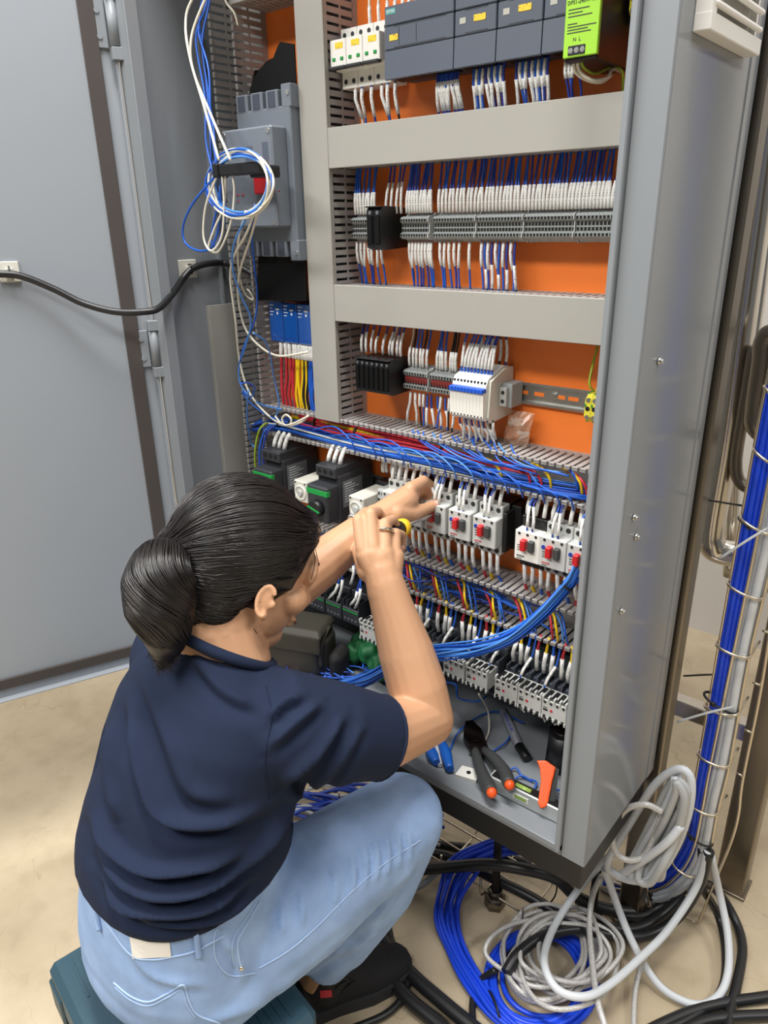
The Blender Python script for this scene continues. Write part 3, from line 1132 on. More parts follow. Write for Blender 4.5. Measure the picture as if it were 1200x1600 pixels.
def big_breaker(x0, z, label, knob):
    x1 = x0 + 0.055
    t = thing('motor_breaker', label, 'motor breaker', ((x0 + x1) / 2, YP, z), 'two dark motor breakers with a green stripe')
    b = MB()
    dbox(b, x0, x1, 0.006, 0.105, z - 0.062, z + 0.035, 0.002)
    dbox(b, x0 + 0.002, x1 - 0.002, 0.006, 0.112, z + 0.030, z + 0.052, 0.002)
    b.build('body', 'dark_device', t)
    b = MB()
    dbox(b, x0 + 0.001, x1 - 0.001, 0.104, 0.137, z - 0.052, z + 0.020, 0.003)
    b.build('front', 'dark_device', t)
    b = MB()
    dbox(b, x0 + 0.0004, x1 - 0.0004, 0.128, 0.1376, z + 0.002, z + 0.0135, 0.001)
    b.build('green_stripe', 'green_stripe', t)
    for k in range(3):
        b = MB()
        disc(b, x0 + 0.0125 + k * 0.015, 0.112, z + 0.042, 0.0048)
        b.build('screw_hole', 'hole_black', t)
    b = MB()
    for k in range(9):
        dbox(b, x0 + 0.006 + k * 0.0048, x0 + 0.009 + k * 0.0048, 0.104, 0.1056, z + 0.022, z + 0.028)
    b.build('vent_slots', 'hole_black', t)['kind'] = 'stuff'
    b = MB()
    b.box(x1 - 0.0004, x1 + 0.0004, YP - 0.095, YP - 0.040, z - 0.030, z + 0.022)
    pl = b.build('rating_plate', 'mid_grey', t)
    b = MB()
    for k in range(8):
        b.box(x1 + 0.0003, x1 + 0.0006, YP - 0.090, YP - 0.090 + 0.02 + 0.025 * ((k * 37) % 5) / 5, z + 0.015 - k * 0.005, z + 0.0165 - k * 0.005)
    b.build('print', 'ink_white', pl)['kind'] = 'stuff'
    if knob:
        b = MB()
        xk = x0 + 0.030
        b.cyl((xk, YP - 0.136, z - 0.022), (xk, YP - 0.150, z - 0.022), 0.0165, 20, 0.015)
        kb = b.build('rotary_knob', 'black_plastic', t)
        b = MB()
        b.obox((xk, YP - 0.1505, z - 0.022), (0.0155, 0.001, 0.0014), np.array(((0.96, 0, 0.26), (0, 1, 0), (-0.26, 0, 0.96))))
        b.build('green_mark', 'green_stripe', kb)
    return t


big_breaker(-1.096, 0.808, 'dark motor breaker with a green stripe, nearest the cabinet wall', False)
big_breaker(-0.945, 0.806, 'dark motor breaker with green stripe and black rotary knob', True)


def dial_relay(x0, z, label):
    t = thing('dial_relay', label, 'relay', (x0 + 0.018, YP, z), 'white relays with a round dial')
    b = MB()
    dbox(b, x0, x0 + 0.036, 0.030, 0.108, z - 0.022, z + 0.022, 0.002)
    b.build('body', 'cream_plastic', t)
    b = MB()
    dbox(b, x0 + 0.002, x0 + 0.034, 0.004, 0.031, z - 0.030, z + 0.030, 0.002)
    b.build('socket', 'black_plastic', t)
    b = MB()
    th = np.linspace(0, 2 * math.pi, 25)[:-1]
    b.tube([(x0 + 0.018 + 0.014 * math.cos(a), YP - 0.1085, z - 0.002 + 0.014 * math.sin(a)) for a in th], 0.0018, 5, closed=True)
    dl = b.build('dial_ring', 'white_plastic', t)
    b = MB()
    b.cyl((x0 + 0.018, YP - 0.107, z - 0.002), (x0 + 0.018, YP - 0.113, z - 0.002), 0.0075, 14, 0.006)
    b.build('dial_knob', 'light_grey', t)
    for dx in (0.005, 0.031):
        b = MB()
        disc(b, x0 + dx, 0.108, z + 0.018, 0.002)
        b.build('led', 'ink_dark', t)


dial_relay(-1.010, 0.790, 'white relay with a round dial between the dark motor breakers')
dial_relay(-0.864, 0.790, 'white relay with a round dial beside the gripping hand')

# ---- row 4: small motor switches with red and black buttons


def motor_switch(xc, z, label, white=False):
    w = 0.0222
    t = thing('motor_switch', label, 'motor switch', (xc, YP, z), 'small motor switches with red and black buttons')
    body = 'white_plastic' if white else 'device_grey'
    term = 'black_plastic' if white else 'device_grey'
    b = MB()
    dbox(b, xc - w, xc + w, 0.006, 0.048, z - 0.042, z + 0.042, 0.0012)
    b.build('rear_case', 'black_plastic', t)
    for s in (-1, 1):
        b = MB()
        dbox(b, xc - w, xc + w, 0.047, 0.070, z + s * 0.033 - 0.0105, z + s * 0.033 + 0.0105, 0.0015)
        tt = b.build('terminal_shelf', term, t)
        for k in range(3):
            b = MB()
            disc(b, xc - 0.0145 + k * 0.0145, 0.070, z + s * 0.036, 0.0042)
            b.build('screw_hole', 'ink_dark', tt)
    b = MB()
    dbox(b, xc - w, xc + w, 0.047, 0.0895, z - 0.0255, z + 0.0255, 0.0015)
    b.build('front', body, t)
    b = MB()
    dbox(b, xc - 0.0090, xc + 0.0005, 0.088, 0.0985, z - 0.006, z + 0.013, 0.0015)
    b.build('stop_button', 'red_button', t)
    b = MB()
    dbox(b, xc + 0.0035, xc + 0.0135, 0.088, 0.0965, z - 0.006, z + 0.013, 0.0015)
    b.build('start_button', 'tool_grey', t)
    if not white:
        b = MB()
        disc(b, xc - 0.0155, 0.0895, z + 0.008, 0.0035, 0.0012)
        b.build('dial', 'wire_darkblue', t)
    for k in range(3):
        b = MB()
        disc(b, xc - 0.0145 + k * 0.0145, 0.0895, z + 0.0205, 0.0024)
        b.build('clamp_hole', 'ink_dark', t)
    b = MB()
    for k in range(5):
        dbox(b, xc - 0.017 + k * 0.0028, xc - 0.015 + k * 0.0028, 0.0890, 0.0899, z - 0.019, z - 0.0165)
    b.build('red_print', 'ink_dark' if white else 'ink_red', t)['kind'] = 'stuff'
    b = MB()
    for k in range(3):
        dbox(b, xc - 0.017, xc - 0.012, 0.0890, 0.0898, z - 0.0005 - k * 0.004, z + 0.001 - k * 0.004)
    dbox(b, xc - 0.017, xc - 0.008, 0.0890, 0.0898, z - 0.0225, z - 0.0212)
    b.build('dark_print', 'ink_dark', t)['kind'] = 'stuff'


ZM = 0.804
for xc, lab in ((-0.7775, 'grey motor switch mostly hidden behind the raised wrist'), (-0.7310, 'grey motor switch under the fingers, beside the screwdriver shaft'),
                (-0.6815, 'grey motor switch being wired, at the screwdriver tip'), (-0.6310, 'grey motor switch between the one being wired and the black-sided one'), (-0.5820, 'grey motor switch with a black side block on its flank')):
    motor_switch(xc, ZM, lab)
motor_switch(-0.5020, ZM - 0.004, 'white-fronted motor switch with black terminals', True)
motor_switch(-0.4580, ZM - 0.004, 'grey motor switch directly beside the white-fronted one')
motor_switch(-0.4125, ZM - 0.004, 'grey motor switch half covered by the cabinet frame')
t = thing('auxiliary_block', 'black auxiliary block clipped to the side of a motor switch', 'switch block', (-0.549, YP, ZM))
b = MB()
dbox(b, -0.5585, -0.540, 0.006, 0.045, ZM - 0.038, ZM + 0.040, 0.0015)
dbox(b, -0.5585, -0.5515, 0.045, 0.070, ZM - 0.036, ZM + 0.034, 0.001)
b.build('body', 'black_plastic', t)
b = MB()
for k in range(3):
    dbox(b, -0.5405, -0.5395, 0.012, 0.040, ZM - 0.025 + k * 0.02, ZM - 0.0235 + k * 0.02)
b.build('rib', 'dark_device', t)['kind'] = 'stuff'
t = thing('terminal_pair', 'small grey double terminal beside the white dial relay', 'terminal', (-0.815, YP, ZM + 0.01))
b = MB()
dbox(b, -0.822, -0.806, 0.006, 0.075, ZM - 0.02, ZM + 0.02, 0.0015)
b.build('body', 'light_grey', t)
for k in range(4):
    b = MB()
    disc(b, -0.818 + (k % 2) * 0.008, 0.075, ZM + 0.012 - (k // 2) * 0.012, 0.0026)
    b.build('clamp_hole', 'ink_dark', t)
rail('zinc rail behind the motor switches', -1.112, -0.36, 0.802)

# ---- row 5: contactors


def contactor(x0, z, label, dark, group, green=True, w=0.0445):
    x1 = x0 + w
    base = 'dark_device' if dark else 'contactor_grey'
    t = thing('contactor', label, 'contactor', ((x0 + x1) / 2, YP, z), group)
    b = MB()
    dbox(b, x0, x1, 0.006, 0.055, z - 0.038, z + 0.038, 0.0015)
    b.build('base', base, t)
    b = MB()
    dbox(b, x0, x1, 0.054, 0.085, z - 0.022, z + 0.012, 0.0015)
    b.build('front', base, t)
    for s in (1, -1):
        n = 4 if dark else 3
        for k in range(n + 1):
            b = MB()
            x = x0 + 0.0012 + (w - 0.0024) * k / n
            dbox(b, x - 0.0012, x + 0.0012, 0.050, 0.083 if s > 0 else 0.070, z + (0.010 if s > 0 else -0.036), z + (0.028 if s > 0 else -0.020), 0.0006)
            b.build('terminal_rib', base, t)
        for k in range(n):
            b = MB()
            x = x0 + (w) * (k + 0.5) / n
            dbox(b, x - 0.0036, x + 0.0036, 0.050, 0.076 if s > 0 else 0.064, z + (0.010 if s > 0 else -0.034), z + (0.019 if s > 0 else -0.021), 0.0008)
            b.build('terminal_clamp', 'black_plastic' if dark else 'plc_slate_dark', t)
    if green:
        b = MB()
        dbox(b, x0 + 0.002, x1 - 0.002, 0.0845, 0.0856, z + 0.005, z + 0.0075)
        b.build('green_stripe', 'green_stripe', t)
        b = MB()
        for k in range(4):
            dbox(b, x0 + 0.006 + k * 0.0095, x0 + 0.010 + k * 0.0095, 0.0845, 0.0854, z - 0.014, z - 0.010)
        b.build('print', 'mid_grey', t)['kind'] = 'stuff'
    return t


def aux_front(x0, z, label, w=0.0435):
    """grey four-pole auxiliary block clipped on a contactor's front"""
    x1 = x0 + w
    t = thing('auxiliary_contact', label, 'contact block', ((x0 + x1) / 2, YP - 0.085, z), 'pale grey contact blocks on the contactors')
    b = MB()
    dbox(b, x0, x1, 0.086, 0.1185, z - 0.021, z + 0.014, 0.001)
    for k in range(5):
        x = x0 + 0.0016 + (w - 0.0032) * k / 4
        dbox(b, x - 0.0016, x + 0.0016, 0.112, 0.120, z + 0.012, z + 0.0205, 0.0006)
        dbox(b, x - 0.0016, x + 0.0016, 0.112, 0.120, z - 0.024, z - 0.018, 0.0006)
    b.build('body', 'device_grey', t)
    for k in range(4):
        x = x0 + w * (k + 0.5) / 4
        b = MB()
        dbox(b, x - 0.0034, x + 0.0034, 0.092, 0.1175, z + 0.0135, z + 0.0165, 0.0006)
        cl = b.build('clamp', 'black_plastic', t)
        b = MB()
        disc(b, x, 0.1186, z + 0.0090, 0.0025)
        disc(b, x, 0.1186, z - 0.0175, 0.0025)
        b.build('clamp_holes', 'ink_dark', t)['kind'] = 'stuff'
    b = MB()
    disc(b, x0 + w * 0.40, 0.1185, z - 0.004, 0.0026)
    b.build('red_seal', 'ink_red', t)
    b = MB()
    dbox(b, x0 + 0.003, x0 + 0.011, 0.1182, 0.1189, z - 0.0070, z - 0.0035)
    dbox(b, x0 + 0.003, x0 + 0.010, 0.1182, 0.1189, z - 0.0015, z - 0.0002)
    b.build('print', 'ink_dark', t)['kind'] = 'stuff'


ZK = 0.540
GK = 'black contactors with a thin green stripe'
for i in range(5):
    contactor(-1.106 + i * 0.0477, ZK, 'black contactor with green stripe, %s from the cabinet wall' % nth(i + 1), True, GK)
GD = 'dark grey contactors on the lowest rail'
xk = (-0.838, -0.790, -0.742, -0.690, -0.637, -0.590, -0.531, -0.4865, -0.442)
labs = ('dark grey contactor beside the last green-striped black one', 'dark grey contactor second after the green-striped black ones', 'dark grey contactor behind the raised forearm', 'dark grey contactor just clear of the raised forearm',
        'dark grey contactor under the hanging blue wire bundle', 'dark grey contactor carrying the block that stands apart', 'dark grey contactor, first of the last adjoining three', 'dark grey contactor, middle of the last adjoining three', 'dark grey contactor, last of the row beside the frame')
for x, lab in zip(xk, labs):
    contactor(x, ZK, lab, False, GD, False)
for x, lab in ((-0.838, 'pale grey contact block next to the green-striped contactors'), (-0.790, 'pale grey contact block mostly hidden by the forearm'), (-0.638, 'pale grey contact block peeking out beside the elbow'),
               (-0.590, 'pale grey contact block standing apart above the crimping pliers'), (-0.5315, 'pale grey contact block, first of three side by side'),
               (-0.4870, 'pale grey contact block, middle of three side by side'), (-0.4425, 'pale grey contact block, last of three beside the frame')):
    aux_front(x, ZK + 0.005, lab)
rail('zinc rail behind the contactors', -1.112, -0.36, ZK)
# ------------------------------------------------------------------ single wires with printed sleeves
WR = 0.00165
NW = [0]


def wire(pts, color, label, group, sleeve=None, r=WR, sr=None, smooth=5, name='wire', cat='wire', sl_mat='sleeve'):
    """pts: world points; sleeve: (index0, index1) fractions along the curve that carry a white printed sleeve"""
    p = catmull(pts, smooth)
    o = MB().tube(p, r, 6).build(name, color, None, p[0])
    tag(o, label, cat, group)
    if sleeve:
        for a, c in (sleeve if isinstance(sleeve[0], tuple) else (sleeve,)):
            d = np.concatenate([[0], np.cumsum(np.linalg.norm(np.diff(p, axis=0), axis=1))])
            q = []
            for t in np.linspace(a, c, 4):
                s_ = t * d[-1]
                q.append([np.interp(s_, d, p[:, k]) for k in range(3)])
            MB().tube(q, sr or r * 1.5, 7).build('marker_sleeve', sl_mat, o)
    NW[0] += 1
    return o


BL = ('wire_blue', 'wire_darkblue')
J = lambda a: rnd(-a, a)


def px_x(px, py, y):
    return PY(px, py, y)[0]


def vrow(pxs, yref, y0, y1, z0, z1, label, group, sl, cols=None, r=WR, sway=0.006):
    """one wire per pixel column: from (z0,y0) up or down to (z1,y1)"""
    for i, px in enumerate(pxs):
        x = px_x(px, yref, y0)
        dx = J(sway)
        c = cols[i % len(cols)] if cols else random.choice(BL)
        ss = sl(i) if callable(sl) else sl
        cn = {'wire_white': 'white', 'wire_black': 'black', 'wire_red': 'red', 'wire_yellow': 'yellow'}.get(c, 'blue')
        wire([(x, y0, z0), (x + dx * 0.1, y0 - 0.001, z0 + (z1 - z0) * 0.3), (x + dx * 0.7, (y0 + y1) / 2 + J(0.003), z0 + (z1 - z0) * 0.65), (x + dx, y1, z1)],
             c, label.format(c=cn, n=nth(i + 1)), group, ss, r)


# row 2, above the strips
pxs = list(np.linspace(556, 586, 8)) + [604, 612, 620, 627] + list(np.linspace(636, 674, 10)) + list(np.linspace(686, 961, 50))
Z2 = 1.2915


def sl2(i):
    return (0.0, 0.44) if not 8 <= i < 12 else (0.0, 0.62)


vrow(pxs, 335, 0.998, 1.008, Z2, 1.366, '{c} wire dropping onto the second-row strips, {n} counted from the upright duct', 'wires between first cross duct and terminal row', sl2)
# row 2, below the strips
pxs = [558, 564, 570, 576, 581, 590, 596, 640, 645, 650, 655, 660, 665, 670, 674, 688, 695, 702, 710, 718, 734, 753, 758, 763, 769, 775, 781, 787, 793, 799, 805]
vrow(pxs, 380, 1.0, 1.008, 1.2485, 1.178, '{c} wire leaving the second-row strips downward, {n} counted from the upright duct', 'wires between terminal row and second cross duct',
     lambda i: (0.0, 0.50 + 0.03 * (i % 3)) if i < 22 or i % 2 else (0.45 + 0.1 * (i % 3), 0.95), sway=0.004)
# row 1, below breakers and modules
vrow([556, 566, 581, 597, 606, 618], 150, 0.992, 1.004, 1.4775, 1.418, '{c} wire under the white breakers, {n} from the upright duct', 'wires under the white breakers', (0.05, 0.72),
     ['wire_white', 'wire_blue', 'wire_darkblue', 'wire_black', 'wire_blue', 'wire_black'], r=0.0019)
vrow(list(np.linspace(684, 716, 10)), 120, 0.985, 1.0, 1.477, 1.417, '{c} sleeved wire under the wide controller, {n} counting away from breakers', 'wires under the wide controller', (0.18, 0.78), sway=0.008)
vrow(list(np.linspace(741, 788, 11)), 110, 0.985, 1.0, 1.477, 1.417, '{c} sleeved wire under the first slate module, {n} counting away from breakers', 'wires under the first slate module', lambda i: (0.05, 0.55) if i % 2 else (0.35, 0.92), sway=0.005)
vrow(list(np.linspace(808, 857, 11)), 100, 0.985, 1.0, 1.477, 1.417, '{c} sleeved wire under the second slate module, {n} counting away from breakers', 'wires under the second slate module', lambda i: (0.05, 0.55) if i % 2 else (0.35, 0.92), sway=0.005)
vrow([884, 890, 896, 906], 105, 0.985, 1.0, 1.470, 1.417, '{c} wire under the green power supply, {n} from the modules', 'wires under the power supply', lambda i: (0.02, 0.4), sway=0.006)
vrow([578, 592, 606, 618, 630, 640, 650], 20, 0.995, 1.005, 1.556, 1.66, '{c} wire rising above the first row, {n} from the upright duct', 'wires above the first row', lambda i: (0.0, 0.25),
     ['wire_white', 'wire_white', 'wire_white', 'wire_blue', 'wire_blue', 'wire_darkblue', 'wire_blue'], r=0.0019)
P0 = PY(903, 90, 0.935)
wire([(P0[0], 0.935, 1.459), PY(905, 110, 0.94), PY(925, 125, 0.95), PY(948, 122, 0.97), PY(957, 108, 0.99), PY(972, 112, 1.02)], 'wire_white', 'white looping wire below the green power supply, upper loop', 'white wires looping below the power supply', r=0.0022)
wire([(P0[0] - 0.006, 0.935, 1.459), PY(899, 112, 0.94), PY(918, 125, 0.955), PY(940, 128, 0.97), PY(956, 118, 1.0)], 'wire_white', 'white looping wire below the green power supply, lower loop', 'white wires looping below the power supply', r=0.0022)
wire([(P0[0] + 0.004, 0.935, 1.459), PY(912, 105, 0.94), PY(930, 115, 0.96), PY(955, 105, 0.99), PY(972, 112, 1.0), PY(973, 145, 1.01)], 'wire_green', 'green and yellow earth wire looping below the power supply', None)

# row 3, above
vrow([566, 573, 581, 588, 599, 609, 614, 621, 626], 555, 0.99, 1.006, 1.064, 1.122, '{c} wire rising from the seven black holders, {n} from the upright duct', 'wires above the seven black holders', lambda i: (0.0, 0.5 + 0.08 * (i % 3)),
     ['wire_darkblue', 'wire_blue', 'wire_blue', 'wire_darkblue', 'wire_blue', 'wire_darkblue', 'wire_white', 'wire_blue', 'wire_blue'], sway=0.005)
vrow([640, 646, 651, 657, 661, 667, 683, 688, 692, 697, 704, 708, 712], 575, 1.0, 1.008, 1.048, 1.122, '{c} wire rising from the red-fuse strips, {n} from the black holders', 'wires above the red-fuse strips', lambda i: (0.0, 0.42),
     ['wire_white', 'wire_black', 'wire_blue', 'wire_blue', 'wire_black', 'wire_blue', 'wire_blue', 'wire_darkblue', 'wire_blue', 'wire_blue', 'wire_black', 'wire_black', 'wire_black'], sway=0.006)
for i in range(10):
    x = -0.6525 + 0.00625 * i
    dx = J(0.004)
    wire([(x, 0.975, 1.058), (x, 0.978, 1.080), (x + dx, 0.99, 1.102), (x + dx * 1.5, 1.005, 1.122)], random.choice(BL), 'blue sleeved wire entering a white relay from above, %s from the fuses' % nth(i + 1), 'wires above the white relays', (0.08, 0.6))
    MB().cyl((x, 0.975, 1.052), (x, 0.975, 1.0605), 0.0022, 7).build('ferrule', 'wire_blue', COL.objects[-2] if False else bpy.data.objects[[o.name for o in COL.objects if o.name.startswith('wire')][-1]])
for i in range(5):
    x = -0.642 + 0.012 * i
    wire([(x, 1.012, 1.066), (x + J(0.003), 1.014, 1.09), (x + J(0.004), 1.012, 1.122)], 'wire_black' if i % 2 else 'wire_darkblue', 'rear sleeved wire behind the white relays, %s from the fuses' % nth(i + 1), 'rear wires behind the white relays', (0.1, 0.7))
# row 3, below
vrow([642, 649, 656, 662, 668, 674], 625, 1.0, 1.0, 1.003, 0.946, '{c} wire falling from the first red-fuse strip, {n} from the black holders', 'wires below the red-fuse strips', lambda i: (0.0, 0.95) if i < 2 else ((0.0, 0.4) if i < 4 else (0.4, 0.95)),
     ['wire_white', 'wire_white', 'wire_black', 'wire_blue', 'wire_blue', 'wire_darkblue'], sway=0.010)
vrow([684, 689, 696, 702, 710], 630, 1.0, 1.0, 1.003, 0.946, '{c} wire falling from the second red-fuse strip, {n} from its first end', 'wires below the second red-fuse strip', lambda i: (0.0, 0.4) if i % 2 else (0.4, 0.9), ['wire_blue', 'wire_blue', 'wire_blue', 'wire_black', 'wire_black'], sway=0.008)
for i in range(12):
    x = -0.652 + 0.0057 * i
    wire([(x, 0.972, 0.986), (x + J(0.002), 0.975, 0.972), (x + J(0.004), 0.985, 0.955), (x + J(0.007), 0.99, 0.936)], 'wire_black' if i > 9 else random.choice(BL), 'sleeved wire hanging from the white relays, %s from the fuses' % nth(i + 1), 'wires below the white relays', (0.08, 0.7) if i % 2 else (0.3, 0.97))
wire([PY(934, 540, 1.0), PY(925, 575, 0.995), PY(921, 600, 0.985), PY(928, 612, 0.99)], 'wire_green', 'green and yellow wire dropping into the earth terminals', None)
wire([PY(931, 652, 0.99), PY(929, 690, 1.0), PY(926, 730, 1.0)], 'wire_green', 'green and yellow wire leaving the earth terminals downward', None)

# blue boxes: red, yellow, black, blue conductors
cols = ['wire_red'] * 4 + ['wire_yellow'] * 4 + ['wire_black'] * 2 + ['wire_blue'] * 3
pxs = [440, 446, 452, 459, 463, 468, 473, 478, 481, 476, 485, 488, 491]
for i, (px, c) in enumerate(zip(pxs, cols)):
    x = px_x(px, 545, 0.985)
    cn = c.split('_')[1]
    k = i + 1 if i < 4 else (i - 3 if i < 8 else (i - 7 if i < 10 else i - 9))
    wire([(x, 0.986, 1.068), (x + J(0.002), 0.985, 1.045), (x - 0.003 + J(0.004), 0.984, 1.0), (x - 0.006 + J(0.003), 0.982, 0.965), (x - 0.004, 0.985, 0.936)], c, 'thick %s wire below the blue covered boxes, %s of its colour' % (cn, nth(k)), 'conductors below the blue boxes', (0.02, 0.24), r=0.0029)

# row 4: three conductors above and below every motor switch
MS = [(-0.7775, 'the switch behind the wrist'), (-0.7310, 'the switch under the fingers'), (-0.6815, 'the switch being wired'), (-0.6310, 'the switch next to the wired one'), (-0.5820, 'the black-sided switch'),
      (-0.5020, 'the white-fronted switch'), (-0.4580, 'the switch beside the white-fronted one'), (-0.4125, 'the switch at the frame')]
for xc, nm in MS:
    g = 'wires on ' + nm
    for k in range(3):
        x = xc - 0.0145 + 0.0145 * k
        wire([(x, 0.968, 0.846), (x + J(0.001), 0.972, 0.866), (x + J(0.004), 0.985, 0.884)], ('wire_white', 'wire_blue', 'wire_darkblue')[k], '%s sleeved wire entering %s from above' % (('first', 'second', 'third')[k], nm), g, (0.0, 0.85), r=0.0027, sr=0.0034)
        wire([(x, 0.968, 0.762), (x + J(0.001), 0.97, 0.742), (x + J(0.003), 0.974, 0.722), (x + J(0.003), 0.985, 0.702)], ('wire_red', 'wire_yellow', 'wire_blue')[k], '%s wire with long sleeve below %s' % (('red', 'yellow', 'blue')[k], nm), g, (0.0, 0.66), r=0.0027, sr=0.0034)
    if xc > -0.72:
        for k in range(2):
            x = xc - 0.004 + 0.009 * k
            wire([(x, 0.950, 0.826), (x + J(0.001), 0.952, 0.846), (x + J(0.006), 0.958, 0.868), (x + J(0.008), 0.975, 0.884)], BL[k], '%s thin blue wire curving into the face of %s' % (('first', 'second')[k], nm), g, (0.08, 0.6))
for (x0, z0, yy, nm) in ((-1.0835, 0.862, 0.93, 'the dark breaker nearest the wall'), (-0.9325, 0.860, 0.93, 'the dark breaker with the knob')):
    for k in range(3):
        x = x0 + 0.015 * k
        wire([(x, yy + 0.018, z0 - 0.002), (x + 0.001, yy + 0.022, z0 + 0.013), (x + 0.002, yy + 0.034, z0 + 0.028)], 'wire_white', '%s thick white sleeved wire on top of %s' % (('first', 'second', 'third')[k], nm), 'wires on ' + nm, (0.02, 0.9), r=0.0034, sr=0.0044)
vrow([598, 605, 612, 619, 600, 628], 745, 0.99, 1.0, 0.846, 0.886, '{c} sleeved wire above the small double terminal, {n} of the cluster', 'wires above the double terminal', (0.05, 0.8), ['wire_white', 'wire_blue'], r=0.002)

# row 5: conductors falling from the lowest duct on the contactors
xk2 = (-0.742, -0.690, -0.637, -0.590, -0.531, -0.4865, -0.442)
for j, x0 in enumerate(xk2):
    nm = ('the contactor behind the forearm', 'the contactor clear of the forearm', 'the contactor under the hanging bundle', 'the contactor standing apart', 'the first of three end contactors', 'the middle of three end contactors', 'the last contactor at the frame')[j]
    for k in range(3):
        x = x0 + 0.007 + 0.013 * k
        wire([(x, 0.965, 0.572), (x + J(0.002), 0.962, 0.590), (x + 0.002 + J(0.003), 0.962, 0.613), (x + 0.003 + J(0.003), 0.966, 0.640)], ('wire_red', 'wire_yellow', 'wire_blue')[k], '%s wire with white sleeve dropping on %s' % (('red', 'yellow', 'blue')[k], nm), 'wires on ' + nm, (0.0, 0.6), r=0.0024, sr=0.0036)
    x = x0 + 0.040
    wire([(x, 0.928, 0.570), (x + 0.001, 0.940, 0.585), (x + 0.006, 0.955, 0.602), (x + 0.008, 0.962, 0.638)], 'wire_blue', 'thin blue wire with sleeve bending into the face of %s' % nm, 'wires on ' + nm, (0.06, 0.5), sr=0.0026)
KB = [(440, 855, 498, 925), (500, 885, 500, 930), (533, 895, 514, 935), (537, 880, 527, 940), (560, 915, 548, 945), (565, 900, 555, 950), (553, 870, 548, 912)]
for i, (ax, ay, bx_, by) in enumerate(KB):
    wire([PY(bx_, by, 0.955), PY((ax + bx_) / 2 + 2, (ay * 0.35 + by * 0.65), 0.95), PY(ax, ay, 0.955), PY(ax + 12, ay - 35, 0.965)], random.choice(BL), 'blue wire with white end on the green-striped contactors, %s from the wall' % nth(i + 1), 'wires on the black contactors', (0.0, 0.42), r=0.0018, sr=0.0030)


# ------------------------------------------------------------------ looms: one thing, every wire a part
def resample(pts, n):
    p = catmull(pts, 8)
    d = np.concatenate([[0], np.cumsum(np.linalg.norm(np.diff(p, axis=0), axis=1))])
    s_ = np.linspace(0, d[-1], n)
    return np.stack([np.interp(s_, d, p[:, k]) for k in range(3)], 1)


def loom(label, pts, n, spread, colors, r, group=None, cat='wire bundle', name='wire_loom', squash=(1, 1, 1), ragged=0.0, steps=26, ties=(), wob=0.35, tie_r=None):
    path = resample(pts, steps)
    t = thing(name, label, cat, path[0], group)
    for i in range(n):
        a = 2 * math.pi * rnd(0, 1)
        rad = spread * math.sqrt(rnd(0.02, 1))
        ph, fr = rnd(0, 6.28), rnd(0.5, 1.4)
        u = np.linspace(0, 1, steps)
        ang = a + wob * 2.0 * np.sin(fr * 5 * u + ph)
        rr = rad * (1 + wob * 0.5 * np.sin(7 * u * fr + ph * 2))
        off = np.stack([np.cos(ang) * rr * 0.35, np.sin(ang + 1.1) * rr, np.sin(ang) * rr], 1) * np.array(squash)
        p = path + off
        if ragged:
            k0 = random.randint(0, int(ragged * steps))
            k1 = steps - random.randint(0, int(ragged * steps))
            p = p[k0:k1]
        c = colors[i % len(colors)]
        MB().tube(p, r, 6).build('wire', c, t)
    for f in ties:
        k = int(f * (steps - 2))
        tv = path[k + 1] - path[k]
        tv /= np.linalg.norm(tv)
        MB().tube([path[k] - tv * 0.0018, path[k] + tv * 0.0018], (tie_r or spread * 1.12), 14).build('cable_tie', 'wire_black', t)
    return t


loom('thick loom of blue wires running along the open middle duct', [PY(400, 664, 0.985), PY(440, 663, 0.978), PY(500, 678, 0.976), PY(570, 697, 0.976), PY(650, 713, 0.974), PY(720, 729, 0.972), PY(800, 749, 0.972), PY(860, 761, 0.974), PY(930, 773, 0.978)],
     32, 0.0135, ['wire_blue', 'wire_blue', 'wire_lightblue', 'wire_blue', 'wire_darkblue', 'wire_blue', 'wire_blue', 'wire_blue', 'wire_white'], 0.0017, ties=(0.16,), squash=(1, 1, 0.85), tie_r=0.014)
loom('loom of thick red wires lying above the blue one', [PY(470, 654, 0.985), PY(520, 667, 0.985), PY(580, 680, 0.984), PY(640, 691, 0.985), PY(700, 706, 0.985), PY(770, 723, 0.988), PY(820, 734, 0.99), PY(850, 758, 1.0)],
     9, 0.0095, ['wire_red'], 0.0026, ties=(0.12, 0.3, 0.7), wob=0.2)
loom('three yellow wires along the top of the red loom', [PY(455, 650, 0.99), PY(520, 662, 0.985), PY(590, 680, 0.985), PY(620, 690, 0.99), PY(680, 705, 1.0)], 3, 0.004, ['wire_yellow'], 0.0024, wob=0.2)
loom('dark mixed wires gathering below the blue boxes', [PY(398, 668, 0.97), PY(430, 660, 0.975), PY(470, 663, 0.98), PY(530, 676, 0.985), PY(560, 690, 0.99)], 10, 0.008, ['wire_darkblue', 'wire_black', 'wire_blue', 'wire_blue'], 0.002, ties=(0.45,))
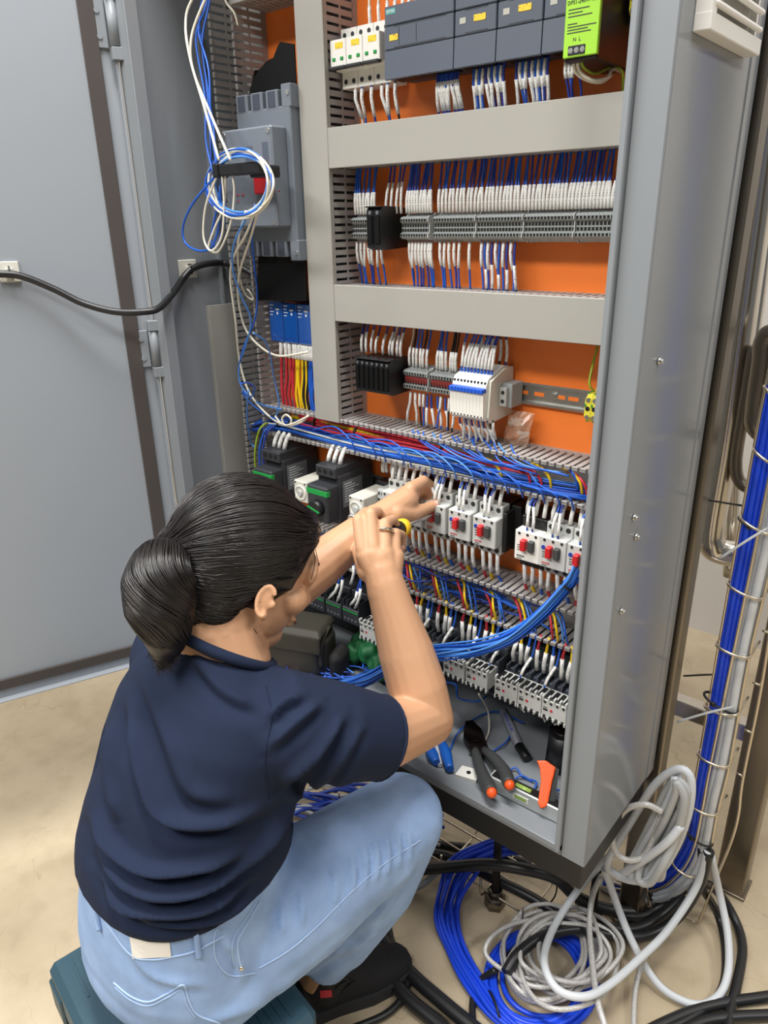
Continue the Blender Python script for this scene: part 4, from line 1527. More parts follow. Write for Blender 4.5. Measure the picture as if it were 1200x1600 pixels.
# wires arcing from the upper comb into the blue loom, and from it to the lower comb
t = thing('wire_spray', 'fan of thin blue wires arcing down from the upper comb into the loom', 'wire bundle', PY(740, 715, 0.965))
for i in range(13):
    x0 = 640 + i * 13 + J(5)
    yt = 668 + (x0 - 640) * 0.155
    p = [PY(x0, yt + 3, 0.975), PY(x0 + 8 + J(5), yt + 18, 0.962), PY(x0 + 36 + J(10), yt + 38, 0.955), PY(x0 + 92 + J(15), yt + 54 + J(5), 0.958)]
    MB().tube(catmull(p, 6), 0.0014, 6).build('wire', random.choice(('wire_blue', 'wire_lightblue', 'wire_blue')), t)
t = thing('wire_spray', 'thin blue wires arcing from the loom to the lower comb', 'wire bundle', PY(740, 765, 0.965))
for i in range(16):
    x0 = 560 + i * 22 + J(8)
    yb = 708 + (x0 - 560) * 0.262
    p = [PY(x0 - 70 + J(10), yb - 40 - J(6), 0.96), PY(x0 - 34, yb - 34 - J(8), 0.950), PY(x0 - 8, yb - 18, 0.946), PY(x0, yb + 2, 0.958)]
    MB().tube(catmull(p, 6), 0.0014, 6).build('wire', random.choice(('wire_blue', 'wire_lightblue', 'wire_blue')), t)
t = thing('wire_spray', 'red, yellow and blue wires curling out of the duct end', 'wire bundle', PY(880, 740, 0.98))
for i, (a, c) in enumerate((((820, 735), 'wire_red'), ((838, 741), 'wire_red'), ((852, 738), 'wire_yellow'), ((900, 745), 'wire_yellow'), ((908, 750), 'wire_red'), ((775, 728), 'wire_yellow'), ((832, 745), 'wire_lightblue'), ((893, 738), 'wire_blue'))):
    p = [PY(a[0] - 22, a[1] - 14, 0.985), PY(a[0] - 8, a[1] - 8, 0.97), PY(a[0] + 6, a[1] + 8, 0.965), PY(a[0] + 10, a[1] + 28, 0.972)]
    MB().tube(catmull(p, 6), 0.0022, 6).build('wire', c, t)

# tangle in the lower duct
t = thing('wire_tangle', 'tangle of dark blue wires lying in the lower open duct', 'wire bundle', (-0.66, 0.985, 0.672))
for i in range(30):
    x = -1.08 + rnd(0, 0.52)
    L = rnd(0.1, 0.2)
    z = 0.668 + J(0.016)
    y = 0.985 + J(0.018)
    p = [(x, y, z), (x + L * 0.3, y + J(0.016), z + J(0.014)), (x + L * 0.6, y + J(0.016), z + J(0.014)), (x + L, y + J(0.01), z + J(0.012))]
    MB().tube(catmull(p, 5), 0.0017, 6).build('wire', random.choice(('wire_darkblue', 'wire_blue', 'wire_darkblue')), t)
for j, x in enumerate(np.linspace(-0.75, -0.40, 7)):
    for k, c in enumerate(('wire_red', 'wire_yellow', 'wire_lightblue', 'wire_blue')):
        xx = x + 0.009 * k
        p = [(xx - 0.03, 0.992, 0.676 + J(0.006)), (xx - 0.012, 0.972 + J(0.004), 0.680), (xx, 0.962 + J(0.004), 0.664), (xx + 0.003, 0.966, 0.640)]
        MB().tube(catmull(p, 5), 0.0022 if k < 2 else 0.0017, 6).build('wire', c, t)

# the bundle hanging out of the lower duct
loom('bright blue wire bundle hanging in a bow across the lowest devices', [PY(909, 862, 0.957), PY(903, 893, 0.945), PY(880, 922, 0.935), PY(848, 957, 0.915), PY(800, 995, 0.895), PY(745, 1014, 0.880), PY(690, 1020, 0.868), PY(630, 1030, 0.86), PY(575, 1062, 0.86), PY(510, 1078, 0.865), PY(455, 1062, 0.875), PY(420, 1040, 0.885)],
     24, 0.0125, ['wire_blue', 'wire_lightblue', 'wire_blue'], 0.0017, ties=(0.09,), steps=44, wob=0.5, tie_r=0.011)
# ------------------------------------------------------------------ the person
from mathutils.bvhtree import BVHTree


def remesh(b, name, material, parent, voxel, smooth=4, fac=0.5):
    me = bpy.data.meshes.new('tmp')
    me.from_pydata([tuple(v) for v in b.v], [], b.f)
    o = bpy.data.objects.new('tmp', me)
    COL.objects.link(o)
    md = o.modifiers.new('r', 'REMESH')
    md.mode = 'VOXEL'
    md.voxel_size = voxel
    md.use_smooth_shade = True
    if smooth:
        ms = o.modifiers.new('s', 'SMOOTH')
        ms.factor = fac
        ms.iterations = smooth
    dg = bpy.context.evaluated_depsgraph_get()
    m2 = bpy.data.meshes.new_from_object(o.evaluated_get(dg))
    bpy.data.objects.remove(o)
    n = len(m2.vertices)
    co = np.empty(n * 3)
    m2.vertices.foreach_get('co', co)
    co = co.reshape(-1, 3) - np.array(parent['_w'])
    m2.vertices.foreach_set('co', co.ravel())
    m2.materials.clear()
    m2.materials.append(MATS[material])
    m2.polygons.foreach_set('use_smooth', [True] * len(m2.polygons))
    ob = bpy.data.objects.new(name, m2)
    COL.objects.link(ob)
    ob.parent = parent
    ob['_w'] = parent['_w']
    m2.update()
    return ob


def wco(o):
    n = len(o.data.vertices)
    co = np.empty(n * 3); no = np.empty(n * 3)
    o.data.vertices.foreach_get('co', co)
    o.data.vertices.foreach_get('normal', no)
    return co.reshape(-1, 3) + np.array(o['_w']), no.reshape(-1, 3)


def set_wco(o, co):
    o.data.vertices.foreach_set('co', (co - np.array(o['_w'])).ravel())
    o.data.update()


def folds(o, lines):
    """raise cloth folds along curves drawn over the body: (pixel polyline, height, width)"""
    co, no = wco(o)
    P = pixv(co)
    face = np.einsum('ij,ij->i', no, co - CAM) < 0
    disp = np.zeros(len(co))
    for poly, amp, w in lines:
        q = catmull(np.array(poly, float), 8)
        A, B = q[:-1], q[1:]
        d = B - A
        L = np.linalg.norm(d, axis=1)
        best = np.full(len(P), 1e9); side = np.zeros(len(P)); tt = np.zeros(len(P))
        cum = np.concatenate([[0], np.cumsum(L)])
        for i in range(len(A)):
            v = P - A[i]
            t = np.clip((v @ d[i]) / (L[i] ** 2 + 1e-9), 0, 1)
            r_ = v - t[:, None] * d[i]
            ds = np.linalg.norm(r_, axis=1)
            m_ = ds < best
            best[m_] = ds[m_]
            side[m_] = np.sign(d[i][0] * v[m_, 1] - d[i][1] * v[m_, 0])
            tt[m_] = (cum[i] + t[m_] * L[i]) / cum[-1]
        s_ = best * side
        fade = np.clip(np.sin(np.pi * np.clip(tt, 0.02, 0.98)) * 1.6, 0, 1)
        disp += amp * fade * (np.exp(-(s_ / w) ** 2) - 0.7 * np.exp(-((s_ - 1.5 * w) / w) ** 2))
    co = co + no * (disp * face)[:, None]
    set_wco(o, co)


def bvh(*objs):
    vs, fs = [], []
    for o in objs:
        co, _ = wco(o)
        k = len(vs)
        vs.extend([tuple(c) for c in co])
        fs.extend([[i + k for i in p.vertices] for p in o.data.polygons])
    return BVHTree.FromPolygons(vs, fs)


def cast(tree, px, py, off=0.0):
    d = ray(px, py)
    h = tree.ray_cast(Vector(CAM), Vector(d / np.linalg.norm(d)))
    if h[0] is None:
        return None
    return np.array(h[0]) + np.array(h[1]) * off


def surf_line(tree, poly, off, n=8):
    q = catmull(np.array(poly, float), n)
    pts = [cast(tree, *p, off) for p in q]
    return [p for p in pts if p is not None]


def patch(tree, quad, off, thick, name, material, parent, nu=6, nv=4):
    a, b_, c, d = [np.array(q, float) for q in quad]
    top = []
    for j in range(nv + 1):
        for i in range(nu + 1):
            u, v = i / nu, j / nv
            p = (a * (1 - u) + b_ * u) * (1 - v) + (d * (1 - u) + c * u) * v
            top.append(cast(tree, *p, off))
    if any(p is None for p in top):
        return None
    N = len(top)
    V = [p for p in top] + [p - (p - CAM) / np.linalg.norm(p - CAM) * -thick for p in top]
    fs = []
    w = nu + 1
    for j in range(nv):
        for i in range(nu):
            k = j * w + i
            fs.append((k, k + w, k + w + 1, k + 1))
            fs.append((N + k, N + k + 1, N + k + w + 1, N + k + w))
    rim = [i for i in range(w)] + [j * w + nu for j in range(1, nv + 1)] + [nv * w + i for i in range(nu - 1, -1, -1)] + [j * w for j in range(nv - 1, 0, -1)]
    for i in range(len(rim)):
        p, q = rim[i], rim[(i + 1) % len(rim)]
        fs.append((p, q, N + q, N + p))
    b = MB()
    b.add(V, fs, False)
    return b.build(name, material, parent)


def unit(v):
    v = np.array(v, float)
    return v / np.linalg.norm(v)


def loft(b, rings, seg=28, power=2.3):
    vs, fs = [], []
    for c, A, B, ra, rb in rings:
        c = np.array(c, float)
        for k in range(seg):
            a = 2 * math.pi * k / seg
            ca, sa = math.cos(a), math.sin(a)
            vs.append(c + np.array(A) * ra * abs(ca) ** (2 / power) * np.sign(ca) + np.array(B) * rb * abs(sa) ** (2 / power) * np.sign(sa))
    n = len(rings)
    for i in range(n - 1):
        for k in range(seg):
            l = (k + 1) % seg
            fs.append((i * seg + k, i * seg + l, (i + 1) * seg + l, (i + 1) * seg + k))
    fs.append(tuple(range(seg))[::-1])
    fs.append(tuple((n - 1) * seg + k for k in range(seg)))
    b.add(vs, fs, True)


per = thing('person', 'person with dark ponytail in navy t-shirt and jeans, seated, wiring the cabinet', 'person', (-0.72, 0.45, 0.0))

# --- head frame
HC = PC(376, 876, 0.985)
Ff = unit((0.36, 0.82, -0.44))                       # where the face points
Us = unit(np.array((0.0, 0.42, 0.91)) - Ff * (np.array((0.0, 0.42, 0.91)) @ Ff))
Sd = np.cross(Ff, Us)                                # towards the right ear
HA = np.stack([Sd, Ff, Us], 1)


def hd(s_, f_, u_):
    return HC + Sd * s_ + Ff * f_ + Us * u_


# --- arms: key points
shR, shL = np.array((-0.590, 0.503, 0.685)), np.array((-0.845, 0.503, 0.690))
slR = PC(594, 1152, 1.03)
elR = PC(668, 1124, 1.115)
faR = PC(634, 1018, 1.11)
wrR = PC(602, 912, 1.10)
elL = PC(440, 930, 1.13)
wrL = PC(588, 812, 1.195)

b = MB()
# skull, jaw, face
b.ell(hd(0, 0.004, 0.012), (0.070, 0.090, 0.092), HA, 24, 16)
b.ell(hd(0, 0.046, -0.040), (0.054, 0.048, 0.066), HA, 20, 14)
b.ell(hd(0, 0.058, -0.088), (0.034, 0.032, 0.024), HA, 16, 10)
b.ell(hd(0, 0.088, 0.010), (0.052, 0.014, 0.032), HA, 16, 10)
b.limb([hd(0, 0.094, -0.004), hd(0, 0.108, -0.034)], [0.009, 0.0125], 10)
b.ell(hd(-0.011, 0.101, -0.036), 0.008, None, 10, 8)
b.ell(hd(0.011, 0.101, -0.036), 0.008, None, 10, 8)
for s_ in (-1, 1):
    b.ell(hd(s_ * 0.038, 0.070, -0.030), (0.024, 0.024, 0.022), HA, 14, 10)
    b.ell(hd(s_ * 0.030, 0.086, 0.014), (0.018, 0.010, 0.007), HA, 14, 8)
b.ell(hd(0, 0.093, -0.062), (0.021, 0.011, 0.006), HA, 14, 8)
b.ell(hd(0, 0.091, -0.070), (0.018, 0.011, 0.006), HA, 14, 8)
# ears
for s_ in (-1, 1):
    c0 = np.array((s_ * 0.0735, 0.017, -0.031))
    EA = HA @ np.array(((0.94, 0.34 * s_, 0), (-0.34 * s_, 0.94, 0), (0, 0, 1)))
    ce = hd(*c0)
    b.ell(ce, (0.005, 0.011, 0.020), EA, 14, 10)
    rim = []
    for k in range(15):
        a = math.radians(-115 + k * 265 / 14)
        rr = (0.0115, 0.0195)
        rim.append(ce + EA @ np.array((s_ * (0.006 + 0.003 * math.cos(a + 2)), -rr[0] * math.cos(a) * 0.95 + 0.001, rr[1] * math.sin(a) - 0.001)))
    b.tube(rim, 0.0036, 8)
    b.ell(ce + EA @ np.array((s_ * 0.003, 0.003, -0.021)), (0.005, 0.0065, 0.0075), EA, 12, 8)
    b.ell(ce + EA @ np.array((s_ * 0.002, 0.0115, -0.004)), (0.005, 0.004, 0.006), EA, 10, 8)
# neck and a hidden chest that the shirt covers
nk0 = np.array((-0.702, 0.500, 0.730))
b.limb([hd(0, -0.014, -0.050), hd(0, -0.022, -0.085) * 0.5 + nk0 * 0.5 + np.array((0, 0, 0.02)), nk0], [0.056, 0.055, 0.062], 18)
b.limb([nk0, (-0.715, 0.47, 0.62)], [0.06, 0.09], 16)
# arms
b.limb([shR, slR, elR], [0.050, 0.048, 0.0405], 18)
b.limb([elR, PC(652, 1075, 1.112), faR, PC(613, 950, 1.103), wrR], [0.0405, 0.045, 0.0425, 0.033, 0.0295], 18)
b.limb([shL, elL], [0.048, 0.040], 16)
b.limb([elL, elL * 0.62 + wrL * 0.38, wrL], [0.039, 0.0385, 0.026], 16)
# right hand, closed round the screwdriver
pal = [(566, 862), (583, 858), (601, 860), (617, 864)]
b.limb([wrR, PC(572, 868, 1.098)], [0.025, 0.0165], 14)
b.limb([wrR, PC(584, 866, 1.096)], [0.027, 0.0175], 14)
b.limb([wrR, PC(600, 866, 1.100)], [0.027, 0.0175], 14)
b.limb([wrR, PC(616, 870, 1.108)], [0.025, 0.0160], 14)
b.limb([PC(584, 880, 1.122), PC(606, 882, 1.125)], [0.020, 0.020], 14)
b.limb([PC(604, 925, 1.101), wrR, PC(596, 892, 1.101), PC(592, 872, 1.099)], [0.0300, 0.0292, 0.0275, 0.0215], 16)
fr_ = [  # MCP, PIP, DIP, tip : px, py, zc ; radii
    ([(567, 858, 1.096), (560, 812, 1.105), (572, 800, 1.140), (590, 812, 1.158)], [0.0125, 0.0105, 0.0090, 0.0080]),
    ([(583, 854, 1.093), (579, 803, 1.105), (590, 800, 1.140), (604, 818, 1.158)], [0.0125, 0.0108, 0.0092, 0.0082]),
    ([(601, 856, 1.097), (601, 818, 1.108), (614, 812, 1.138), (622, 832, 1.156)], [0.0120, 0.0102, 0.0088, 0.0080]),
    ([(617, 862, 1.106), (618, 833, 1.115), (628, 836, 1.138), (628, 858, 1.146)], [0.0108, 0.0090, 0.0080, 0.0072]),
]
for pts, rad in fr_:
    b.limb([PC(*p) for p in pts], [r_ * 0.93 for r_ in rad], 12)
b.limb([PC(575, 893, 1.105), PC(562, 862, 1.135), PC(574, 838, 1.160), PC(592, 832, 1.172)], [0.017, 0.0125, 0.0105, 0.0088], 12)   # thumb, behind
# left hand, pinching the wires
b.limb([wrL, PC(634, 782, 1.225)], [0.0245, 0.0225], 14)
b.limb([wrL, PC(640, 772, 1.238)], [0.0235, 0.0185], 14)
b.limb([wrL, PC(630, 792, 1.222)], [0.0240, 0.0200], 14)
fl_ = [
    ([(642, 764, 1.228), (662, 752, 1.255), (674, 760, 1.272), (680, 776, 1.276)], [0.0128, 0.0108, 0.0092, 0.0078]),
    ([(640, 768, 1.244), (662, 764, 1.274), (670, 776, 1.284), (666, 786, 1.278)], [0.0126, 0.0106, 0.0092, 0.0080]),
    ([(636, 776, 1.252), (655, 774, 1.282), (661, 785, 1.288), (656, 790, 1.280)], [0.0120, 0.0100, 0.0088, 0.0078]),
    ([(632, 784, 1.256), (648, 784, 1.282), (652, 793, 1.284), (648, 796, 1.276)], [0.0108, 0.0090, 0.0080, 0.0070]),
    ([(618, 803, 1.200), (645, 803, 1.222), (666, 795, 1.244), (683, 787, 1.262)], [0.0175, 0.0135, 0.0108, 0.0088]),
]
for pts, rad in fl_:
    b.limb([PC(*p) for p in pts], rad, 12)
# trunk and legs inside the clothes
b.limb([(-0.715, 0.47, 0.62), (-0.738, 0.425, 0.45), (-0.745, 0.405, 0.33)], [0.09, 0.085, 0.085], 14)
b.limb([(-0.69, 0.42, 0.32), (-0.565, 0.68, 0.405), (-0.625, 0.625, 0.17)], [0.06, 0.045, 0.038], 12)
b.limb([(-0.80, 0.42, 0.32), (-0.865, 0.655, 0.41), (-0.868, 0.615, 0.17)], [0.06, 0.045, 0.038], 12)
b.limb([(-0.640, 0.605, 0.16), (-0.664, 0.588, 0.075)], [0.036, 0.032], 12)
b.limb([(-0.868, 0.600, 0.16), (-0.872, 0.592, 0.075)], [0.036, 0.034], 12)
skin = remesh(b, 'body', 'skin', per, 0.0023, 6)

for s_ in (-1, 1):
    e = MB()
    e.ell(hd(s_ * 0.030, 0.0845, 0.002), 0.0105, None, 14, 10)
    eye = e.build('eye', 'patch_white', per)
    e = MB()
    e.ell(hd(s_ * 0.030, 0.0922, 0.0015), 0.0048, None, 12, 8)
    e.build('iris', 'hair', eye)
    e = MB()
    e.tube([hd(s_ * x, f_, u_) for x, f_, u_ in ((0.014, 0.1005, 0.019), (0.030, 0.099, 0.024), (0.046, 0.088, 0.018))], [0.0016, 0.0024, 0.0012], 6)
    e.build('eyebrow', 'hair', per)
e = MB()
e.tube([hd(x, f_, -0.0662) for x, f_ in ((-0.02, 0.098), (-0.008, 0.1035), (0.008, 0.1035), (0.02, 0.098))], 0.0012, 6)
e.build('mouth_line', 'fuse_red', per)
tree_s = bvh(skin)
p = cast(tree_s, 630, 858, 0.0005)
for px, py, rr in ((628, 856, 0.005), (682, 787, 0.0058)):
    p = cast(tree_s, px, py, 0.0)
    if p is not None:
        q = MB()
        q.ell(p, (rr, rr * 0.8, rr), None, 12, 8)
        q.build('fingernail', 'nail', per)
# ring on the ring finger and bracelet
c0, c1 = PC(601, 856, 1.097), PC(601, 818, 1.108)
cc = c0 * 0.3 + c1 * 0.7
ax = unit(c1 - c0)
u_ = unit(np.cross(ax, (0, 0, 1))); v_ = np.cross(ax, u_)
q = MB()
q.tube([cc + 0.0122 * (math.cos(a) * u_ + math.sin(a) * v_) for a in np.linspace(0, 2 * math.pi, 21)[:-1]], 0.0027, 8, closed=True)
q.build('finger_ring', 'gold', per)
cc = elL * 0.16 + wrL * 0.84
ax = unit(wrL - elL)
u_ = unit(np.cross(ax, (0, 0, 1))); v_ = np.cross(ax, u_)
q = MB()
for k in range(26):
    a = 2 * math.pi * k / 26
    q.ell(cc + 0.0305 * (math.cos(a) * u_ + math.sin(a) * v_), 0.0038, None, 8, 6)
q.build('bracelet', 'zinc', per)['kind'] = 'stuff'

# --- t-shirt
X = np.array((1.0, -0.04, 0)); X /= np.linalg.norm(X)


def ringd(c, ra, rb, tilt):
    return (c, X, (0.04 * math.cos(tilt), math.cos(tilt), -math.sin(tilt)), ra, rb)


b = MB()
loft(b, [ringd((-0.734, 0.420, 0.462), 0.147, 0.134, -0.14), ringd((-0.734, 0.421, 0.471), 0.156, 0.142, -0.08), ringd((-0.734, 0.426, 0.490), 0.156, 0.138, 0.05),
         ringd((-0.733, 0.433, 0.515), 0.155, 0.129, 0.18), ringd((-0.731, 0.441, 0.54), 0.156, 0.120, 0.28), ringd((-0.725, 0.458, 0.605), 0.155, 0.112, 0.3),
         ringd((-0.718, 0.474, 0.66), 0.152, 0.100, 0.35), ringd((-0.713, 0.487, 0.70), 0.140, 0.083, 0.4), ringd((-0.708, 0.495, 0.730), 0.108, 0.068, 0.4), ringd((-0.703, 0.502, 0.755), 0.070, 0.060, 0.4)], 32, 2.25)
b.limb([(-0.645, 0.492, 0.685), shR + np.array((-0.005, 0.005, -0.008))], [0.070, 0.068], 16)
b.limb([(-0.785, 0.492, 0.685), shL + np.array((0.005, 0.005, -0.008))], [0.070, 0.064], 16)
b.tube([shR + np.array((-0.02, -0.01, 0.004)), shR * 0.5 + slR * 0.5, slR], [0.070, 0.067, 0.0585], 20)
eL = shL * 0.45 + elL * 0.55
b.tube([shL + np.array((0.02, -0.01, 0.004)), shL * 0.7 + eL * 0.3, eL], [0.066, 0.064, 0.058], 20)
b.ell((-0.66, 0.53, 0.60), (0.07, 0.06, 0.08))
shirt = remesh(b, 'tshirt', 'tshirt', per, 0.0045, 8)
folds(shirt, [
    ([(203, 1080), (226, 1210), (262, 1278), (345, 1284), (425, 1255)], 0.0170, 11),
    ([(222, 1040), (262, 1150), (300, 1235), (372, 1250)], 0.0085, 14),
    ([(140, 1262), (170, 1320), (235, 1362), (320, 1352), (392, 1322)], 0.0170, 10),
    ([(138, 1300), (178, 1362), (240, 1398), (322, 1386), (410, 1322), (452, 1262)], 0.0170, 9),
    ([(150, 1350), (190, 1410), (250, 1428), (330, 1416), (400, 1360)], 0.0136, 8),
    ([(170, 1390), (210, 1432), (270, 1446), (345, 1434), (418, 1380)], 0.0102, 7),
    ([(176, 1120), (168, 1200), (190, 1290)], 0.0102, 10),
    ([(418, 1128), (440, 1102), (474, 1086)], 0.0102, 8),
    ([(420, 1170), (462, 1130), (502, 1098)], 0.0102, 9),
    ([(438, 1225), (490, 1180), (538, 1118)], 0.0136, 9),
    ([(470, 1240), (524, 1198), (568, 1132)], 0.0080, 8),
    ([(424, 1252), (500, 1232), (580, 1206)], 0.0060, 8),
    ([(398, 1330), (438, 1282), (468, 1236)], 0.0102, 8),
    ([(300, 1020), (350, 1080), (412, 1108)], 0.0068, 10),
])
tr = bvh(shirt)
q = MB()
pts = surf_line(tr, [(416, 1072), (424, 1120), (414, 1185), (420, 1248)], 0.0002)
q.tube(pts, 0.0010, 5)
q.build('shoulder_seam', 'tshirt', shirt)
# collar
cc = np.array((-0.7025, 0.5035, 0.757))
A_, B_ = X, np.array((0.04, math.cos(0.62), -math.sin(0.62)))
q = MB()
q.tube([cc + A_ * 0.0665 * math.cos(a) + B_ * 0.0665 * math.sin(a) for a in np.linspace(0, 2 * math.pi, 37)[:-1]], 0.0075, 8, closed=True)
q.build('collar', 'tshirt', shirt)
# sleeve hem
ax = unit(slR - shR)
u_ = unit(np.cross(ax, (0, 0, 1))); v_ = np.cross(ax, u_)
q = MB()
q.tube([slR - ax * 0.004 + 0.0570 * (math.cos(a) * u_ + math.sin(a) * v_) for a in np.linspace(0, 2 * math.pi, 33)[:-1]], 0.0030, 6, closed=True)
q.build('sleeve_hem', 'tshirt', shirt)

# --- jeans
b = MB()
b.ell((-0.741, 0.398, 0.305), (0.170, 0.132, 0.098), None, 28, 18)
loft(b, [ringd((-0.741, 0.402, 0.285), 0.163, 0.125, 0.0), ringd((-0.740, 0.400, 0.33), 0.160, 0.131, 0.05), ringd((-0.738, 0.406, 0.380), 0.154, 0.131, 0.05), ringd((-0.736, 0.414, 0.440), 0.147, 0.127, 0.05), ringd((-0.735, 0.420, 0.485), 0.140, 0.120, 0.05)], 30, 2.3)
b.limb([(-0.672, 0.425, 0.312), (-0.615, 0.560, 0.355), (-0.560, 0.692, 0.408)], [0.098, 0.089, 0.069], 20)
b.limb([(-0.560, 0.692, 0.408), (-0.588, 0.664, 0.28), (-0.628, 0.622, 0.16)], [0.069, 0.065, 0.050], 20)
b.tube([(-0.612, 0.636, 0.21), (-0.658, 0.590, 0.118)], [0.057, 0.050], 20)
b.limb([(-0.825, 0.425, 0.312), (-0.855, 0.560, 0.360), (-0.865, 0.665, 0.415)], [0.096, 0.087, 0.069], 20)
b.limb([(-0.865, 0.665, 0.415), (-0.866, 0.640, 0.28), (-0.868, 0.615, 0.16)], [0.069, 0.066, 0.056], 20)
b.tube([(-0.867, 0.625, 0.21), (-0.871, 0.595, 0.105)], [0.058, 0.052], 20)
jeans = remesh(b, 'jeans', 'denim', per, 0.0050, 8)
fl = []
for x, y0, y1, dx in ((548, 1330, 1400, 10), (566, 1318, 1392, 14), (584, 1306, 1380, 14), (602, 1300, 1372, 12), (620, 1296, 1360, 10), (636, 1296, 1350, 8), (520, 1350, 1420, 10), (470, 1390, 1450, 4), (440, 1400, 1462, 2)):
    fl.append(([(x, y0), (x + dx * 0.4, (y0 + y1) / 2), (x + dx * 0.1, y1)], 0.0055, 5))
fl += [([(560, 1452), (600, 1420), (655, 1335)], 0.006, 8), ([(505, 1500), (560, 1476), (600, 1440)], 0.005, 8), ([(345, 1460), (372, 1500), (380, 1540)], 0.005, 7), ([(330, 1430), (350, 1450), (356, 1490)], 0.004, 6),
       ([(400, 1560), (480, 1515), (560, 1452)], 0.005, 9), ([(180, 1450), (240, 1525), (330, 1540)], 0.004, 8), ([(310, 1600), (400, 1572), (470, 1530)], 0.004, 9)]
folds(jeans, fl)
tj = bvh(jeans)
for name, poly, r in (('outer_seam', [(404, 1513), (450, 1486), (494, 1449), (546, 1397), (600, 1350), (658, 1312)], 0.0010), ('back_pocket', [(178, 1535), (204, 1556), (232, 1565), (262, 1552), (287, 1539), (296, 1566), (310, 1586), (348, 1600)], 0.0012),
                      ('back_pocket', [(180, 1542), (204, 1562), (232, 1571), (262, 1558), (284, 1547), (292, 1570), (306, 1591)], 0.0009),
                      ('front_pocket', [(406, 1408), (384, 1446), (371, 1472), (373, 1498), (380, 1516)], 0.0016), ('pocket_stitch', [(338, 1450), (334, 1470), (338, 1500), (360, 1524), (401, 1520)], 0.0010), ('pocket_stitch', [(398, 1412), (364, 1468), (366, 1512)], 0.0009),
                      ('waistband', [(134, 1352), (146, 1398), (170, 1446), (205, 1492), (238, 1499), (268, 1495), (304, 1486), (350, 1462)], 0.0013)):
    pts = surf_line(tj, poly, 0.0004)
    if len(pts) > 3:
        q = MB()
        q.tube(pts, r, 6)
        q.build(name, 'denim_seam' if 'band' not in name else 'denim_seam', jeans)
for poly in ([(151, 1400), (153, 1424), (158, 1452)], [(306, 1452), (308, 1472), (311, 1494)]):
    pts = surf_line(tj, poly, 0.002)
    q = MB()
    if len(pts) > 2:
        q.tube(pts, 0.0042, 8)
        q.build('belt_loop', 'denim', jeans)
patch(tj, [(203, 1459), (264, 1457), (268, 1494), (208, 1497)], 0.0015, 0.0008, 'leather_patch', 'patch_white', jeans)
q = MB()
p = cast(tj, 377, 1512, 0.0005)
q.ell(p, 0.0032, None, 10, 6)
q.build('rivet', 'gold', jeans)

# --- shoes
for (hx, hy, tx, ty, seen) in ((-0.678, 0.555, -0.592, 0.740, True), (-0.878, 0.555, -0.862, 0.760, False)):
    h0, t0_ = np.array((hx, hy, 0)), np.array((tx, ty, 0))
    d = unit(t0_ - h0); s_ = np.cross(d, (0, 0, 1)); L = np.linalg.norm(t0_ - h0)
    A_ = np.stack([s_, d, (0, 0, 1)], 1)
    b = MB()
    for f_ in np.linspace(0.06, 0.93, 14):
        w_ = np.interp(f_, (0, 0.15, 0.35, 0.65, 0.85, 1.0), (0.026, 0.032, 0.034, 0.042, 0.040, 0.030))
        z_ = np.interp(f_, (0, 0.2, 0.4, 0.6, 0.8, 1.0), (0.060, 0.066, 0.062, 0.048, 0.036, 0.026))
        b.ell(h0 + d * L * f_ + np.array((0, 0, 0.016)), (w_, L * 0.13, z_), A_)
    b.limb([h0 + d * L * 0.22 + np.array((0, 0, 0.05)), h0 + d * L * 0.28 + np.array((0, 0, 0.098))], [0.038, 0.044])
    sh = remesh(b, 'shoe', 'shoe_black', per, 0.004, 10)
    b = MB()
    out = []
    for f_, w_ in ((-0.03, 0.02), (0.05, 0.034), (0.3, 0.036), (0.6, 0.045), (0.85, 0.043), (1.0, 0.030), (1.05, 0.012)):
        out.append((f_, w_))
    poly = [(w_, f_ * L) for f_, w_ in out] + [(-w_, f_ * L) for f_, w_ in out[::-1]]
    b.prism(poly, lambda u, v, a: h0 + s_ * u + d * v + np.array((0, 0, a)), 0.0, 0.024)
    b.build('sole', 'shoe_sole', sh)
    if seen:
        ts = bvh(sh)
        for k in range(5):
            pts = surf_line(ts, [(497 + k * 9, 1522 + k * 7), (512 + k * 8, 1516 + k * 6), (530 + k * 6, 1522 + k * 3)], 0.002, 4)
            if len(pts) > 2:
                q = MB()
                q.tube(pts, 0.0024, 6)
                q.build('lace', 'strap_black', sh)
        patch(ts, [(500, 1547), (518, 1546), (519, 1557), (501, 1559)], 0.001, 0.0006, 'side_tag', 'ink_red', sh, 3, 2)

# --- hair
Tb = hd(0.0, -0.103, -0.014)                      # where the ponytail is tied
b = MB()
b.ell(hd(0, -0.008, 0.020), (0.080, 0.098, 0.097), HA, 28, 18)
b.ell(hd(0, -0.036, -0.022), (0.072, 0.066, 0.068), HA, 22, 14)
b.ell(hd(0, -0.052, -0.060), (0.056, 0.042, 0.050), HA, 18, 12)
b.ell(hd(0.052, -0.030, -0.045), (0.018, 0.030, 0.040), HA, 14, 10)
b.ell(hd(-0.052, -0.030, -0.045), (0.018, 0.030, 0.040), HA, 14, 10)
b.limb([hd(-0.002, -0.075, -0.008), Tb], [0.040, 0.022])
b.limb([hd(0.050, 0.030, 0.035), hd(0.056, 0.046, 0.012), hd(0.060, 0.048, -0.010)], [0.028, 0.017, 0.009])
b.limb([hd(-0.050, 0.030, 0.035), hd(-0.056, 0.046, 0.012), hd(-0.060, 0.048, -0.010)], [0.028, 0.017, 0.009])
b.ell(hd(0, 0.062, 0.058), (0.060, 0.030, 0.036), HA, 18, 12)
hair = remesh(b, 'hair', 'hair', per, 0.004, 8)
pony_c = [Tb, PC(252, 882, 0.90), PC(249, 910, 0.885), PC(252, 950, 0.885), PC(260, 995, 0.895), PC(254, 1036, 0.905)]
